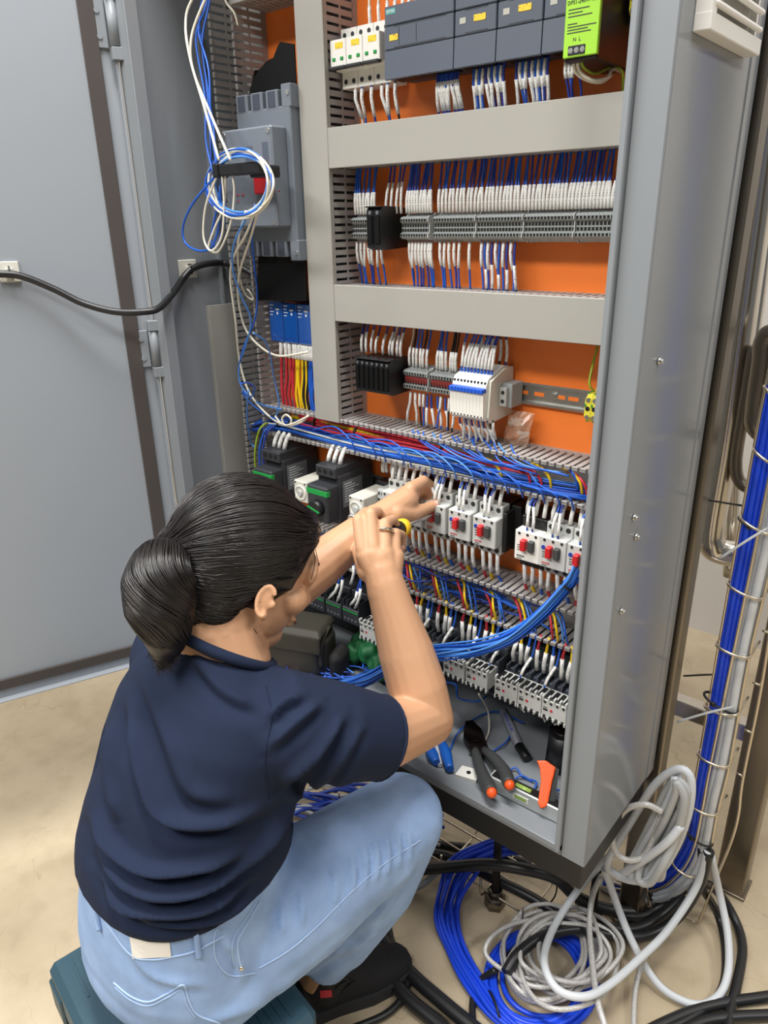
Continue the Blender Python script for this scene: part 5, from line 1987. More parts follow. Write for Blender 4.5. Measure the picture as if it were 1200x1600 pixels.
pony_r = [0.020, 0.034, 0.0415, 0.040, 0.027, 0.008]
b = MB()
pc_ = catmull(pony_c, 4)
pr_ = np.interp(np.linspace(0, 5, len(pc_)), range(6), pony_r)
b.limb(pc_, pr_, 14)
pony = remesh(b, 'ponytail', 'hair', hair, 0.004, 3)
# combed strands lying on the head, each a thin tapering lock, joined as they cannot be counted
rs = np.random.RandomState(5)
b = MB()
hc2 = hd(0, -0.008, 0.018)
RH = np.array((0.0815, 0.0995, 0.0985))
tl = (HA.T @ (Tb - hc2)) / RH
tl /= np.linalg.norm(tl)
th_ = bvh(hair)
for k in range(1900):
    # start points along the hairline: forehead, temples, over the ears, nape
    t = rs.uniform(-1, 1)
    q_ = rs.rand()
    if q_ < 0.55:
        a = t * 1.25
        st = np.array((math.sin(a), math.cos(a) * 0.80, 0.30 + 0.5 * rs.rand() ** 2 - 0.62 * abs(t) ** 2.0))
    elif q_ < 0.78:
        sgn = 1 if t > 0 else -1
        a = abs(t)
        st = np.array((sgn * (1.0 - 0.85 * a), 0.45 - 1.0 * a, -0.40 - 0.30 * a))
    else:
        st = np.array((t * 0.85, -0.25 - 0.25 * (1 - abs(t)), -0.80 - 0.1 * rs.rand()))
    st += rs.normal(0, 0.05, 3)
    st /= np.linalg.norm(st)
    om = math.acos(np.clip(st @ tl, -1, 1))
    n = 14
    lift = rs.uniform(-0.0006, 0.0010)
    wig = rs.normal(0, 0.03, 3)
    u = np.linspace(0, rs.uniform(0.85, 1.0), n)
    P = []
    for x in u:
        v = (math.sin((1 - x) * om) * st + math.sin(x * om) * tl) / max(math.sin(om), 1e-4) + wig * math.sin(x * math.pi)
        v /= np.linalg.norm(v)
        p = hc2 + HA @ (RH * v * 1.12)
        h = th_.find_nearest(Vector(p))
        P.append(np.array(h[0]) + np.array(h[1]) * (lift + 0.0006 * math.sin(x * 9 + k)))
    b.tube(P, 0.0013 * np.clip(np.sin(np.pi * np.linspace(0.06, 0.97, n)) * 1.5, 0.15, 1), 4)
st_ = b.build('combed_strands', 'hair', hair)
st_['kind'] = 'stuff'
b = MB()
tang = np.gradient(np.array(pc_), axis=0)
for k in range(800):
    a = rs.uniform(0, 2 * math.pi)
    lift = rs.uniform(0.96, 1.05)
    drift = rs.normal(0, 0.35)
    P = []
    i0 = rs.randint(0, 4); i1 = len(pc_) - rs.randint(0, 7)
    for i in range(i0, i1):
        tn = unit(tang[i])
        u_ = unit(np.cross(tn, (0, 0.3, 1))); v_ = np.cross(tn, u_)
        aa = a + drift * i / len(pc_)
        P.append(pc_[i] + pr_[i] * lift * (math.cos(aa) * u_ + math.sin(aa) * v_))
    if i1 > len(pc_) - 3:
        P.append(P[-1] + np.array((rs.normal(0, 0.004), rs.normal(0, 0.004), -rs.uniform(0.0, 0.016))))
    P = catmull(P, 2)
    b.tube(P, 0.0012 * np.clip(np.sin(np.pi * np.linspace(0.08, 0.98, len(P))) * 1.5, 0.12, 1), 4)
o = b.build('ponytail_strands', 'hair', pony)
o['kind'] = 'stuff'
q = MB()
q.tube([Tb + HA @ np.array((0.0235 * math.cos(a), -0.004, 0.0235 * math.sin(a))) for a in np.linspace(0, 2 * math.pi, 21)[:-1]], 0.005, 6, closed=True)
q.build('hair_tie', 'strap_black', hair)
b = MB()
for (poly, zc) in (([(470, 800), (490, 850), (498, 880)], 0.985), ([(382, 950), (392, 975), (402, 990)], 0.955), ([(405, 930), (392, 950), (390, 985)], 0.955), ([(330, 985), (335, 1005), (330, 1030)], 0.94), ([(478, 820), (492, 870), (486, 905)], 0.985), ([(272, 830), (262, 842), (256, 856)], 0.92), ([(300, 985), (315, 1010), (322, 1020)], 0.935)):
    b.tube(catmull([PC(x, y, zc) for x, y in poly], 5), 0.0006, 4)
o = b.build('loose_strands', 'hair', hair)
o['kind'] = 'stuff'

# --- screwdriver
tip = np.array((-0.683, 0.943, 0.812))
h1 = PC(632, 823, 1.172)
h0 = h1 + unit(h1 - tip) * 0.085
t = thing('screwdriver', 'screwdriver with a yellow and black handle held in the raised fist', 'screwdriver', h1)
ax = unit(tip - h1)
MB().tube([h1 - ax * 0.01, tip - ax * 0.008, tip], [0.0028, 0.0028, 0.0016], 10).build('shaft', 'zinc', t)
MB().tube([h0, h0 + ax * 0.01, h0 + ax * 0.03, h1 - ax * 0.03, h1 - ax * 0.006], [0.008, 0.013, 0.0125, 0.0115, 0.0145], 14).build('handle', 'black_plastic', t)
MB().tube([h1 - ax * 0.016, h1 - ax * 0.010, h1 - ax * 0.001, h1 + ax * 0.003], [0.0140, 0.0152, 0.0142, 0.008], 14).build('yellow_collar', 'yellow_label', t)
# wires being held
wire([PC(683, 792, 1.268), PC(680, 775, 1.262), PC(672, 755, 1.262), PC(664, 740, 1.262), PC(655, 728, 1.265)], 'wire_darkblue', 'blue wire pinched between thumb and finger, nearer one', 'wires held in the fingers', (0.0, 0.45), sr=0.003)
wire([PC(692, 785, 1.275), PC(690, 765, 1.270), PC(682, 748, 1.268), PC(672, 736, 1.268)], 'wire_blue', 'blue wire entering the switch beside the fingertips', 'wires held in the fingers', (0.0, 0.55), sr=0.003)

# --- toolbox used as a seat
u_ = unit((0.985, -0.17, 0)); v_ = np.cross((0, 0, 1), u_)
o_ = np.array((-0.930, 0.268, 0.0))
W_, D_, H_ = 0.345, 0.275, 0.215
A_ = np.stack([u_, v_, (0, 0, 1)], 1)
t = thing('toolbox', 'dark teal plastic toolbox with a black strap, used as a seat', 'toolbox', o_ + u_ * W_ / 2 + v_ * D_ / 2)


def tb_(x, y, z):
    return o_ + u_ * x + v_ * y + np.array((0, 0, z))


MB().obox(tb_(W_ / 2, D_ / 2, 0.075), (W_ / 2 - 0.008, D_ / 2 - 0.008, 0.075), A_, 0.008).build('base', 'teal_box', t)
MB().obox(tb_(W_ / 2, D_ / 2, 0.181), (W_ / 2, D_ / 2, 0.034), A_, 0.010).build('lid', 'teal_box', t)
b = MB()
cs = [PZ(x, y, 0.2165) for x, y in ((176, 1526), (212, 1512), (345, 1600), (292, 1622))]
b.prism([(p[0], p[1]) for p in cs], lambda u, v, a: (u, v, a), 0.2145, 0.2175)
b.build('carry_strap', 'strap_black', t)
b = MB()
b.obox(tb_(0.03, 0.004, 0.155), (0.026, 0.008, 0.03), A_, 0.003)
b.build('latch', 'teal_box', t)
b = MB()
for k in range(18):
    for (xa, xb) in ((0.02, 0.10), (W_ - 0.09, W_ - 0.02)):
        b.obox(tb_((xa + xb) / 2, 0.03 + k * 0.0125, 0.2155), ((xb - xa) / 2, 0.0018, 0.0009), A_)
b.build('ribs', 'teal_box', t)['kind'] = 'stuff'
# ------------------------------------------------------------------ cable from the door, coil on the handle, wires on the wall duct
def tube_thing(name, label, cat, pts, r, material, group=None, seg=8, n=8, closed=False):
    p = catmull(pts, n, closed)
    o = MB().tube(p, r, seg, closed).build(name, material, None, p[0])
    return tag(o, label, cat, group)


XW = XL + 0.003
cab_pts = [PD(-60, 428, 0.006), PD(0, 428, 0.006), PD(35, 432, 0.008), PD(85, 452, 0.016), PD(130, 474, 0.030), PD(180, 487, 0.050), PY(228, 487, 0.755), PY(250, 480, 0.782), PX(272, 456, XW + 0.03), PX(284, 438, XW + 0.010), PX(300, 420, XW + 0.009), PX(325, 412, XW + 0.012), PY(350, 411, 0.97), PY(376, 418, 0.975), PY(398, 430, 0.985)]
tube_thing('door_cable', 'thick black cable sagging from the open door into the cabinet', 'cable', cab_pts, 0.0062, 'cable_black', None, 10)
for i, (px, py) in enumerate(((15, 425), (292, 420))):
    if i == 0:
        c = PD(px, py, 0); A_ = np.stack([DD, DN, (0, 0, 1)], 1)
        n_ = DN
        A_ = np.stack([DD, DN, (0, 0, 1)], 1)
        c = c - DN * 0.010
    else:
        c = PX(px, py, XW)
        A_ = np.stack([(0, 1, 0), (1, 0, 0), (0, 0, 1)], 1).astype(float)
        n_ = np.array((1.0, 0, 0))
    t = thing('cable_mount', ('white square cable mount stuck on the open door', 'white square cable mount stuck on the inner cabinet wall')[i], 'cable mount', c)
    MB().obox(c + n_ * 0.002, (0.016 if i == 0 else 0.020, 0.002, 0.0165), A_, 0.001).build('pad', 'cream_plastic', t)
    MB().obox(c + n_ * 0.006, (0.006, 0.003, 0.006), A_, 0.001).build('bridge', 'cream_plastic', t)
    q = MB()
    s_ = A_[:, 2]
    q.tube([c + n_ * (0.0105 + 0.0085 * math.cos(a)) + s_ * 0.0085 * math.sin(a) for a in np.linspace(0, 2 * math.pi, 17)[:-1]], 0.0014, 6, closed=True)
    q.build('cable_tie', 'wire_black', t)

YH = YP - 0.20
GW = 'wires coiled on the breaker handle'
tube_thing('hanging_wire', 'white wire dropping to the breaker handle, outermost beside the cabinet wall', 'wire', [PY(345, -60, 0.9), PY(300, 0, 0.885), PY(290, 40, 0.875), PY(298, 95, 0.86), PY(320, 170, 0.85), PY(342, 250, YH - 0.01)], 0.0022, 'wire_white', GW, 6)
tube_thing('hanging_wire', 'white wire dropping to the breaker handle, inner one', 'wire', [PY(350, -60, 0.9), PY(318, 5, 0.885), PY(299, 60, 0.875), PY(302, 110, 0.865), PY(332, 185, 0.85), PY(360, 250, YH - 0.01)], 0.0022, 'wire_white', GW, 6)
tube_thing('hanging_wire', 'white wire crossing in front of the upright duct top', 'wire', [PY(345, -40, 0.93), PY(352, 0, 0.94), PY(366, 20, 0.945), PY(372, 40, 0.95)], 0.0018, 'wire_white', GW, 6)
for i, p in enumerate(([(330, -40), (322, 10), (306, 60), (320, 150), (322, 220), (334, 275)], [(334, -40), (326, 10), (316, 70), (328, 160), (335, 215), (338, 255)], [(336, -40), (318, 20), (310, 50), (326, 110), (330, 200), (342, 280)], [(325, -40), (312, 25), (318, 90), (326, 170), (330, 255)])):
    tube_thing('hanging_wire', 'blue wire hanging along the cabinet wall to the handle, %s of four' % nth(i + 1), 'wire', [PY(x, y, 0.93 - 0.016 * k) for k, (x, y) in enumerate(p)], 0.0017, 'wire_blue', GW, 6)
t = thing('wire_coil', 'loose coil of white and blue wire hung on the breaker handle', 'wire coil', PY(375, 250, YH))
rs = np.random.RandomState(11)
for k in range(9):
    cx, cy, rx, ry = 375 + rs.uniform(-5, 5), 288 + rs.uniform(-5, 5), 46 + rs.uniform(-6, 7), 48 + rs.uniform(-6, 6)
    pts = [PY(cx + rx * math.cos(a), cy + ry * math.sin(a), YH + 0.006 - 0.022 * math.cos(a) + 0.004 * math.sin(2 * a + k) + rs.uniform(-0.003, 0.003)) for a in np.linspace(0, 2 * math.pi, 15)[:-1]]
    MB().tube(catmull(pts, 4, True), 0.0020, 6, True).build('loop', ('wire_white', 'wire_blue', 'wire_white', 'wire_lightblue', 'wire_white')[k % 5], t)
for k, (p, c) in enumerate((([(342, 268), (322, 320), (318, 370), (330, 392), (346, 370), (350, 320), (347, 275)], 'wire_white'), ([(352, 270), (350, 320), (334, 360), (326, 388), (342, 392), (360, 350), (366, 300), (362, 268)], 'wire_white'),
                            ([(336, 275), (300, 320), (286, 355), (290, 380), (312, 392), (332, 384), (344, 340), (344, 290)], 'wire_blue'), ([(348, 275), (338, 330), (330, 372), (338, 385), (350, 350), (352, 300)], 'wire_blue'))):
    pts = [PY(x, y, YH + 0.012 + 0.004 * k) for x, y in p]
    MB().tube(catmull(pts, 6), 0.0019, 6).build('loop', c, t)
TL = [([(400, 325), (385, 365), (366, 400), (360, 435), (368, 500), (374, 560), (388, 610), (415, 645), (444, 664), (470, 660), (482, 648)], 'wire_white', 'white wire trailing from the coil to the duct corner', 0.0022),
      ([(405, 322), (392, 370), (376, 420), (372, 460), (382, 510), (405, 540), (436, 556), (482, 550)], 'wire_white', 'white wire trailing from the coil across the red and yellow conductors', 0.0022),
      ([(384, 330), (372, 380), (374, 430), (384, 460), (396, 468), (390, 455), (386, 452)], 'wire_white', 'white wire tail with a small hooked end', 0.0018),
      ([(398, 320), (394, 370), (398, 420), (402, 460), (398, 500), (380, 545), (372, 580)], 'wire_blue', 'blue wire trailing from the coil over the open duct, straighter one', 0.0017),
      ([(390, 330), (366, 380), (364, 420), (376, 460), (392, 500), (384, 540), (374, 570), (376, 600), (400, 628), (440, 640)], 'wire_lightblue', 'blue wire trailing from the coil over the open duct, curlier one', 0.0017),
      ([(376, 600), (386, 598), (398, 606), (392, 620), (378, 612), (392, 630), (420, 650), (450, 660)], 'wire_blue', 'blue wire curled at the foot of the upright duct', 0.0017),
      ([(396, 520), (418, 540), (428, 590), (436, 630), (430, 655)], 'wire_lightblue', 'thin blue wire crossing in front of the red conductors', 0.0015),
      ([(388, 610), (386, 650), (392, 690), (400, 700)], 'wire_lightblue', 'pale blue wire dropping beside the open duct', 0.0016)]
for p, c, lab, r in TL:
    n = len(p)
    tube_thing('trailing_wire', lab, 'wire', [PY(x, y, (YH - 0.005) + (0.948 - YH + 0.005) * min(1, 2.2 * k / n)) for k, (x, y) in enumerate(p)], r, c, None, 6)
tube_thing('trailing_wire', 'white wire bent into a small ring at the loom', 'wire', [PY(430, 650, 0.942), PY(440, 662, 0.94), PY(452, 664, 0.938), PY(455, 655, 0.937), PY(447, 648, 0.936), PY(441, 654, 0.935), PY(445, 664, 0.935), PY(460, 661, 0.937), PY(482, 650, 0.945)], 0.0021, 'wire_white', None, 6)
for i, (x0, y0, x1, y1, c) in enumerate(((405, 668, 400, 745, 'wire_green'), (412, 672, 407, 740, 'wire_blue'), (417, 672, 413, 735, 'wire_darkblue'))):
    tube_thing('side_wire', ('green and yellow', 'blue', 'dark blue')[i] + ' wire dropping beside the first dark motor breaker', 'wire', [PY(x0 + 12, y0 - 8, 0.96), PY(x0, y0 + 5, 0.945), PY((x0 + x1) / 2 - 4, (y0 + y1) / 2, 0.94), PY(x1, y1, 0.945)], 0.0022, c, None, 6)
t = thing('duct_cover', 'loose pale duct cover strip leaning against the inner cabinet wall', 'duct cover', (-1.215, 0.953, 0.40))
b = MB()
b.box(-1.2165, -1.2145, 0.921, 0.986, 0.399, 1.132, 0.0006)
b.box(-1.2245, -1.2165, 0.921, 0.9225, 0.399, 1.132)
b.box(-1.2245, -1.2165, 0.9845, 0.986, 0.399, 1.132)
b.build('strip', 'duct_grey', t)
MB().box(-1.2245, -1.216, 0.958, 0.964, 0.40, 1.6).build('cover_rib', 'cabinet_paint', cab)

# ------------------------------------------------------------------ things lying in the cabinet bottom
ZB = 0.397
# olive pouch
c = np.array((-0.992, 0.893, ZB))
ua = unit((0.93, 0.36, 0)); va = np.cross((0, 0, 1), ua)
A_ = np.stack([ua, va, (0, 0, 1)], 1)
t = thing('pouch', 'olive brown padded pouch standing under the green-striped contactors', 'pouch', c)
b = MB()
b.obox(c + np.array((0, 0, 0.059)), (0.078, 0.042, 0.058), A_, 0.022)
b.obox(c + np.array((0, 0, 0.085)), (0.072, 0.038, 0.036), A_, 0.02)
remesh(b, 'body', 'olive', t, 0.004, 6)
b = MB()
b.obox(c + np.array((0, 0, 0.112)), (0.072, 0.044, 0.012), A_, 0.009)
b.obox(c + ua * 0.0 - va * 0.042 + np.array((0, 0, 0.094)), (0.072, 0.004, 0.022), A_, 0.003)
remesh(b, 'flap', 'olive', t, 0.003, 4)
q = MB()
q.tube(catmull([c + ua * 0.066 + va * 0.022 + np.array((0, 0, 0.10)), c + ua * 0.070 + np.array((0, 0, 0.112)), c + ua * 0.067 - va * 0.030 + np.array((0, 0, 0.09)), c + ua * 0.066 - va * 0.034 + np.array((0, 0, 0.04))], 6), 0.005, 8)
q.build('zip_edge', 'olive', t)
b = MB()
b.obox(c + ua * 0.094 - va * 0.005 + np.array((0, 0, 0.038)), (0.016, 0.032, 0.036), A_, 0.012)
remesh(b, 'side_pocket', 'strap_black', t, 0.004, 4)
# green bag
c = PZ(575, 1050, ZB) + np.array((0.0, 0.03, 0))
t = thing('green_bag', 'crumpled green plastic bag behind the raised forearm', 'bag', c)
b = MB()
rs = np.random.RandomState(4)
for k in range(10):
    b.ell(c + np.array((rs.uniform(-0.05, 0.05), rs.uniform(-0.03, 0.02), rs.uniform(0.015, 0.05))), rs.uniform(0.018, 0.034, 3))
g = remesh(b, 'bag', 'bag_green', t, 0.004, 2)
co, no = wco(g)
co = co + no * (0.004 * np.sin(co[:, :1] * 190 + co[:, 2:3] * 130) * np.sin(co[:, 1:2] * 170 - co[:, 2:3] * 90))
co[:, 2] = np.maximum(co[:, 2], ZB + 0.001)
set_wco(g, co)
# grey box with a red label near the neck
c = PZ(448, 1068, ZB)
t = thing('small_case', 'grey flat case with a red label, lying behind the collar', 'case', c)
A2 = np.stack([unit((0.8, -0.6, 0)), unit((0.6, 0.8, 0)), (0, 0, 1)], 1)
MB().obox(c + np.array((0, 0, 0.012)), (0.045, 0.022, 0.012), A2, 0.002).build('shell', 'light_grey', t)
MB().obox(c + A2[:, 0] * -0.012 + np.array((0, 0, 0.0245)), (0.020, 0.010, 0.0006), A2).build('red_label', 'red_plastic', t)
# wire heap
t = thing('wire_heap', 'heap of cut blue wires lying on the cabinet bottom', 'wire heap', PZ(540, 1080, ZB))
for k in range(30):
    x, y = rs.uniform(430, 620), rs.uniform(1040, 1105)
    p0 = PZ(x, y, ZB)
    L = rs.uniform(0.08, 0.16); a = rs.uniform(-0.6, 0.9)
    d = np.array((math.cos(a), math.sin(a), 0)); s_ = np.array((-d[1], d[0], 0))
    zz = ZB + rs.uniform(0.003, 0.03)
    P = [p0 - d * L / 2 + s_ * rs.uniform(-0.02, 0.02), p0 - d * L / 6 + s_ * rs.uniform(-0.02, 0.02), p0 + d * L / 6 + s_ * rs.uniform(-0.02, 0.02), p0 + d * L / 2 + s_ * rs.uniform(-0.02, 0.02)]
    P = [np.array((np.clip(q[0], XL + 0.02, XR - 0.02), np.clip(q[1], YF + 0.03, 1.02), zz + rs.uniform(0, 0.012))) for q in P]
    MB().tube(catmull(P, 5), 0.0016, 5).build('wire', ('wire_blue', 'wire_lightblue', 'wire_blue', 'wire_darkblue')[k % 4], t)


def onfloor(px, py, z=ZB):
    return PZ(px, py, z)


for i, p in enumerate(([(690, 1065), (712, 1070), (716, 1090), (745, 1096), (760, 1088)], [(700, 1180), (720, 1140), (770, 1112), (820, 1130)], [(768, 1175), (790, 1160), (802, 1140)], [(792, 1206), (806, 1200), (818, 1215), (838, 1222), (832, 1237)], [(800, 1220), (815, 1212), (832, 1222)], [(860, 1222), (872, 1235), (880, 1228)])):
    tube_thing('wire_offcut', ('looped blue wire under the lone contact block', 'long blue offcut arching behind the crimping pliers', 'short blue offcut beside the marker', 'curled blue offcut beside the orange grip', 'small blue offcut with ferrule behind the level', 'short blue offcut against the frame')[i], 'wire',
               [onfloor(x, y, ZB + (0.07 if i == 0 else 0.002 + 0.006 * (k % 2))) for k, (x, y) in enumerate(p)], 0.0017, 'wire_blue', None, 6)
tube_thing('wire_offcut', 'white wire hanging from the lone contact block to the bottom', 'wire', [PY(748, 1084, 0.925), onfloor(762, 1110, 0.44), onfloor(764, 1140, 0.41), onfloor(758, 1158, 0.400)], 0.0019, 'wire_white', None, 6)
for i, (a, c_) in enumerate((((808, 1095), (820, 1113)), ((846, 1108), (852, 1128)), ((886, 1120), (866, 1132)))):
    p0 = PY(a[0], a[1], 0.935)
    tube_thing('wire_tail', 'short grey wire tail under the end contact blocks, %s of three' % nth(i + 1), 'wire', [p0 + np.array((0, 0.01, 0.005)), p0, (p0 + PY(*c_, 0.93)) / 2 + np.array((0, 0, -0.003)), PY(*c_, 0.93)], 0.0019, 'hose_grey', None, 6)

# crimping pliers
t = thing('crimping_pliers', 'black crimping pliers with grey grips and orange tips', 'pliers', onfloor(745, 1180))
zt = ZB + 0.016
hd_ = [onfloor(x, y, zt) for x, y in ((727, 1128), (738, 1126), (752, 1140), (764, 1172), (752, 1182), (742, 1178), (724, 1150))]
b = MB()
b.prism([(p[0], p[1]) for p in hd_], lambda u, v, a: (u, v, a), ZB + 0.008, ZB + 0.018)
b.build('jaws', 'tool_dark', t)
b = MB()
pv = onfloor(744, 1158, zt)
b.cyl((pv[0], pv[1], ZB + 0.016), (pv[0], pv[1], ZB + 0.023), 0.008, 14)
b.cyl((pv[0] + 0.004, pv[1] - 0.022, ZB + 0.016), (pv[0] + 0.004, pv[1] - 0.022, ZB + 0.022), 0.005, 12)
b.build('pivot', 'tool_dark', t)['kind'] = 'stuff'
for p in ([(742, 1172), (750, 1200), (760, 1222), (768, 1238)], [(756, 1172), (772, 1186), (788, 1206), (796, 1226)]):
    P = [onfloor(x, y, ZB + 0.014 + 0.009 * k) for k, (x, y) in enumerate(p)]
    q = catmull(P, 5)
    h = MB().tube(q, np.interp(np.linspace(0, 1, len(q)), [0, 0.3, 0.8, 1], [0.007, 0.010, 0.0115, 0.010]), 12).build('grip', 'tool_grey', t)
    e = unit(q[-1] - q[-2])
    MB().ell(q[-1] + e * 0.001, (0.0085, 0.0085, 0.0085), None, 14, 10).build('orange_tip', 'orange_tool', h)
# marker
t = thing('marker_pen', 'grey marker pen with a black cap, lying diagonally', 'marker', onfloor(805, 1145))
p0, p1, p2 = onfloor(786, 1110, ZB + 0.0085), onfloor(811, 1166, ZB + 0.0085), onfloor(824, 1186, ZB + 0.0085)
MB().tube([p0, p0 * 0.97 + p1 * 0.03, p1], [0.006, 0.0082, 0.0082], 16).build('barrel', 'marker_grey', t)
MB().tube([p1, p1 * 0.05 + p2 * 0.95, p2], [0.0088, 0.0084, 0.0065], 16).build('cap', 'black_plastic', t)
b = MB()
for k in range(9):
    a = p0 * (0.8 - 0.06 * k) + p1 * (0.2 + 0.06 * k)
    w_ = unit(p1 - p0)
    up = unit(np.cross(np.cross(w_, CAM - a), w_))
    b.obox(a + up * 0.0081, (0.0028, 0.0012 if k % 2 else 0.0007, 0.0006), np.stack([np.cross(w_, up), w_, up], 1))
b.build('print', 'wire_darkblue', t)['kind'] = 'stuff'
# blue pliers
t = thing('blue_pliers', 'pliers with blue plastic grips poking out under the forearm', 'pliers', onfloor(690, 1180))
for p in ([(668, 1160), (676, 1180), (682, 1192)], [(690, 1160), (697, 1178), (703, 1202)]):
    q = catmull([onfloor(x, y, ZB + 0.012) for x, y in p], 5)
    MB().tube(q, np.interp(np.linspace(0, 1, len(q)), [0, 0.5, 1], [0.007, 0.0105, 0.007]), 10).build('grip', 'tool_blue', t)
MB().tube([onfloor(679, 1165, ZB + 0.010), onfloor(660, 1120, ZB + 0.010)], [0.008, 0.004], 8).build('jaws', 'zinc', t)
tube_thing('pen', 'white pen lying between the blue plier grips', 'pen', [onfloor(680, 1158, ZB + 0.006), onfloor(688, 1196, ZB + 0.006)], 0.0045, 'hose_white', None, 10)
# white plate
t = thing('bracket_plate', 'white plastic bracket plate under the crimping pliers', 'plate', onfloor(728, 1210))
cs = [onfloor(x, y, ZB + 0.003) for x, y in ((711, 1212), (722, 1198), (752, 1206), (744, 1222))]
b = MB()
b.prism([(p[0], p[1]) for p in cs], lambda u, v, a: (u, v, a), ZB + 0.0004, ZB + 0.006)
b.build('plate', 'white_plastic', t)
pc0 = sum(cs) / 4
MB().cyl((pc0[0], pc0[1], ZB + 0.0058), (pc0[0], pc0[1], ZB + 0.0068), 0.004, 10).build('hole', 'hole_black', t)
# spirit level
p0, p1 = onfloor(762, 1226, ZB + 0.012), onfloor(880, 1285, ZB + 0.012)
p1 = p0 + (p1 - p0)
ua = unit(p1 - p0); ua[2] = 0; ua = unit(ua); va = np.cross((0, 0, 1), ua)
L = np.linalg.norm(p1 - p0)
A_ = np.stack([ua, va, (0, 0, 1)], 1)
ctr = (p0 + p1) / 2 + np.array((0, 0, 0.001)) + va * 0.012
ctr[2] = ZB + 0.0155
t = thing('spirit_level', 'grey torpedo spirit level lying along the cabinet sill', 'spirit level', ctr)
MB().obox(ctr, (L / 2, 0.010, 0.014), A_, 0.0015).build('body', 'level_grey', t)
MB().obox(ctr + np.array((0, 0, 0.0142)), (L / 2 - 0.004, 0.0075, 0.0006), A_).build('top_strip', 'black_plastic', t)
for f_ in (-0.30,):
    q = MB()
    c = ctr + ua * L * f_ * 0.2 + np.array((0, 0, 0.012)) - va * 0.001
    q.tube([c - ua * 0.014, c + ua * 0.014], 0.0052, 12)
    q.build('vial', 'vial_green', t)
c = ctr - va * 0.0102 - ua * L * 0.06
b = MB()
b.obox(c, (0.014, 0.0005, 0.0055), A_, 0.0003)
w0 = b.build('window_ring', 'white_plastic', t)
b = MB()
b.obox(c - va * 0.0005, (0.0105, 0.0004, 0.0032), A_)
b.build('vial_window', 'vial_green', w0)
# orange grip tool
t = thing('orange_tool', 'cutting tool with a bright orange curved grip, standing beside the frame', 'hand tool', onfloor(850, 1240))
P = [(836, 1192), (850, 1190), (866, 1198), (862, 1222), (858, 1256), (848, 1262), (843, 1254), (845, 1222), (842, 1204)]
c = onfloor(850, 1225, ZB + 0.045)
vdir = unit(CAM - c)
rt = unit(np.cross((0, 0, 1), vdir)) * -1
rt = unit(np.cross(vdir, (0, 0, 1))) * -1
up = np.cross(rt, vdir) * -1
sc = (c - CAM) @ R[2] / F
if (pixv([c + up * 0.01])[0][1] > pixv([c])[0][1]):
    up = -up
if (pixv([c + rt * 0.01])[0][0] < pixv([c])[0][0]):
    rt = -rt
b = MB()
b.prism([((x - 850) * sc, -(y - 1225) * sc) for x, y in P], lambda u, v, a: c + rt * u + up * v + vdir * a, -0.009, 0.009)
gg = remesh(b, 'grip', 'orange_tool', t, 0.0016, 3)
b = MB()
b.prism([((x - 850) * sc, -(y - 1225) * sc) for x, y in ((862, 1196), (871, 1200), (868, 1255), (858, 1262))], lambda u, v, a: c + rt * u + up * v + vdir * a, -0.010, 0.004)
b.build('black_edge', 'black_plastic', t)
# black socket
c = onfloor(868, 1205, ZB)
t = thing('black_socket', 'round black cable socket standing in the corner by the frame', 'socket', c)
b = MB()
b.cyl(c + np.array((0, 0.02, 0)), c + np.array((0, 0.02, 0.07)), 0.030, 8, 0.026)
b.build('shell', 'black_plastic', t)
b = MB()
b.cyl(c + np.array((0, 0.02, 0.068)), c + np.array((0, 0.02, 0.076)), 0.018, 14)
b.build('insert', 'tool_dark', t)

# ------------------------------------------------------------------ steelwork and pipes behind the cabinet
b = MB()
t = thing('steel_post', 'brushed stainless post standing just behind the cabinet side', 'post', (-0.29, 1.1, 0))
MB().box(-0.330, -0.290, 1.082, 1.12, 0, 2.3, 0.003).build('tube', 'steel_dull', t)
MB().cyl((-0.310, 1.1, 0), (-0.310, 1.1, 0.012), 0.04, 20).build('base_disc', 'steel_dull', t)
t = thing('steel_post', 'weathered stainless post at the picture edge, behind the cable basket', 'post', (-0.17, 1.30, 0))
MB().box(-0.205, -0.150, 1.275, 1.325, 0.0, 2.3, 0.003).build('tube', 'steel_dull', t)
b = MB()
b.box(-0.210, -0.145, 1.270, 1.330, 0, 0.008, 0.001)
b.build('base_plate', 'steel_dull', t)
p = PY(1080, 1094, 1.33)
t = thing('steel_rail', 'low horizontal stainless rail between the two posts', 'rail', p)
MB().box(p[0] - 0.12, -0.2045, 1.285, 1.315, p[2] - 0.018, p[2] + 0.018, 0.002).build('tube', 'steel', t)
tube_thing('steel_pipe', 'shiny vertical stainless pipe ending in an elbow behind the basket', 'pipe', [PY(1228, -60, 1.42), PY(1190, 250, 1.42), PY(1160, 480, 1.42), PY(1134, 680, 1.42), PY(1112, 815, 1.42), PY(1112, 848, 1.42), PY(1130, 862, 1.43), PY(1200, 872, 1.45)], 0.0265, 'steel', 'stainless pipes behind the cabinet', 20)
tube_thing('steel_pipe', 'stainless pipe with an upper elbow, beside the blue cables', 'pipe', [PY(1290, 520, 1.36), PY(1215, 520, 1.36), PY(1195, 532, 1.36), PY(1190, 570, 1.36), PY(1180, 640, 1.36), PY(1182, 668, 1.36), PY(1215, 690, 1.38), PY(1290, 705, 1.4)], 0.0165, 'steel_dull', 'stainless pipes behind the cabinet', 20)
tube_thing('steel_pipe', 'thinner stainless pipe bent into a U behind the basket', 'pipe', [PY(1178, 540, 1.40), PY(1162, 640, 1.40), PY(1150, 720, 1.40), PY(1158, 755, 1.40), PY(1190, 765, 1.40), PY(1240, 745, 1.40)], 0.011, 'steel_dull', 'stainless pipes behind the cabinet', 18)
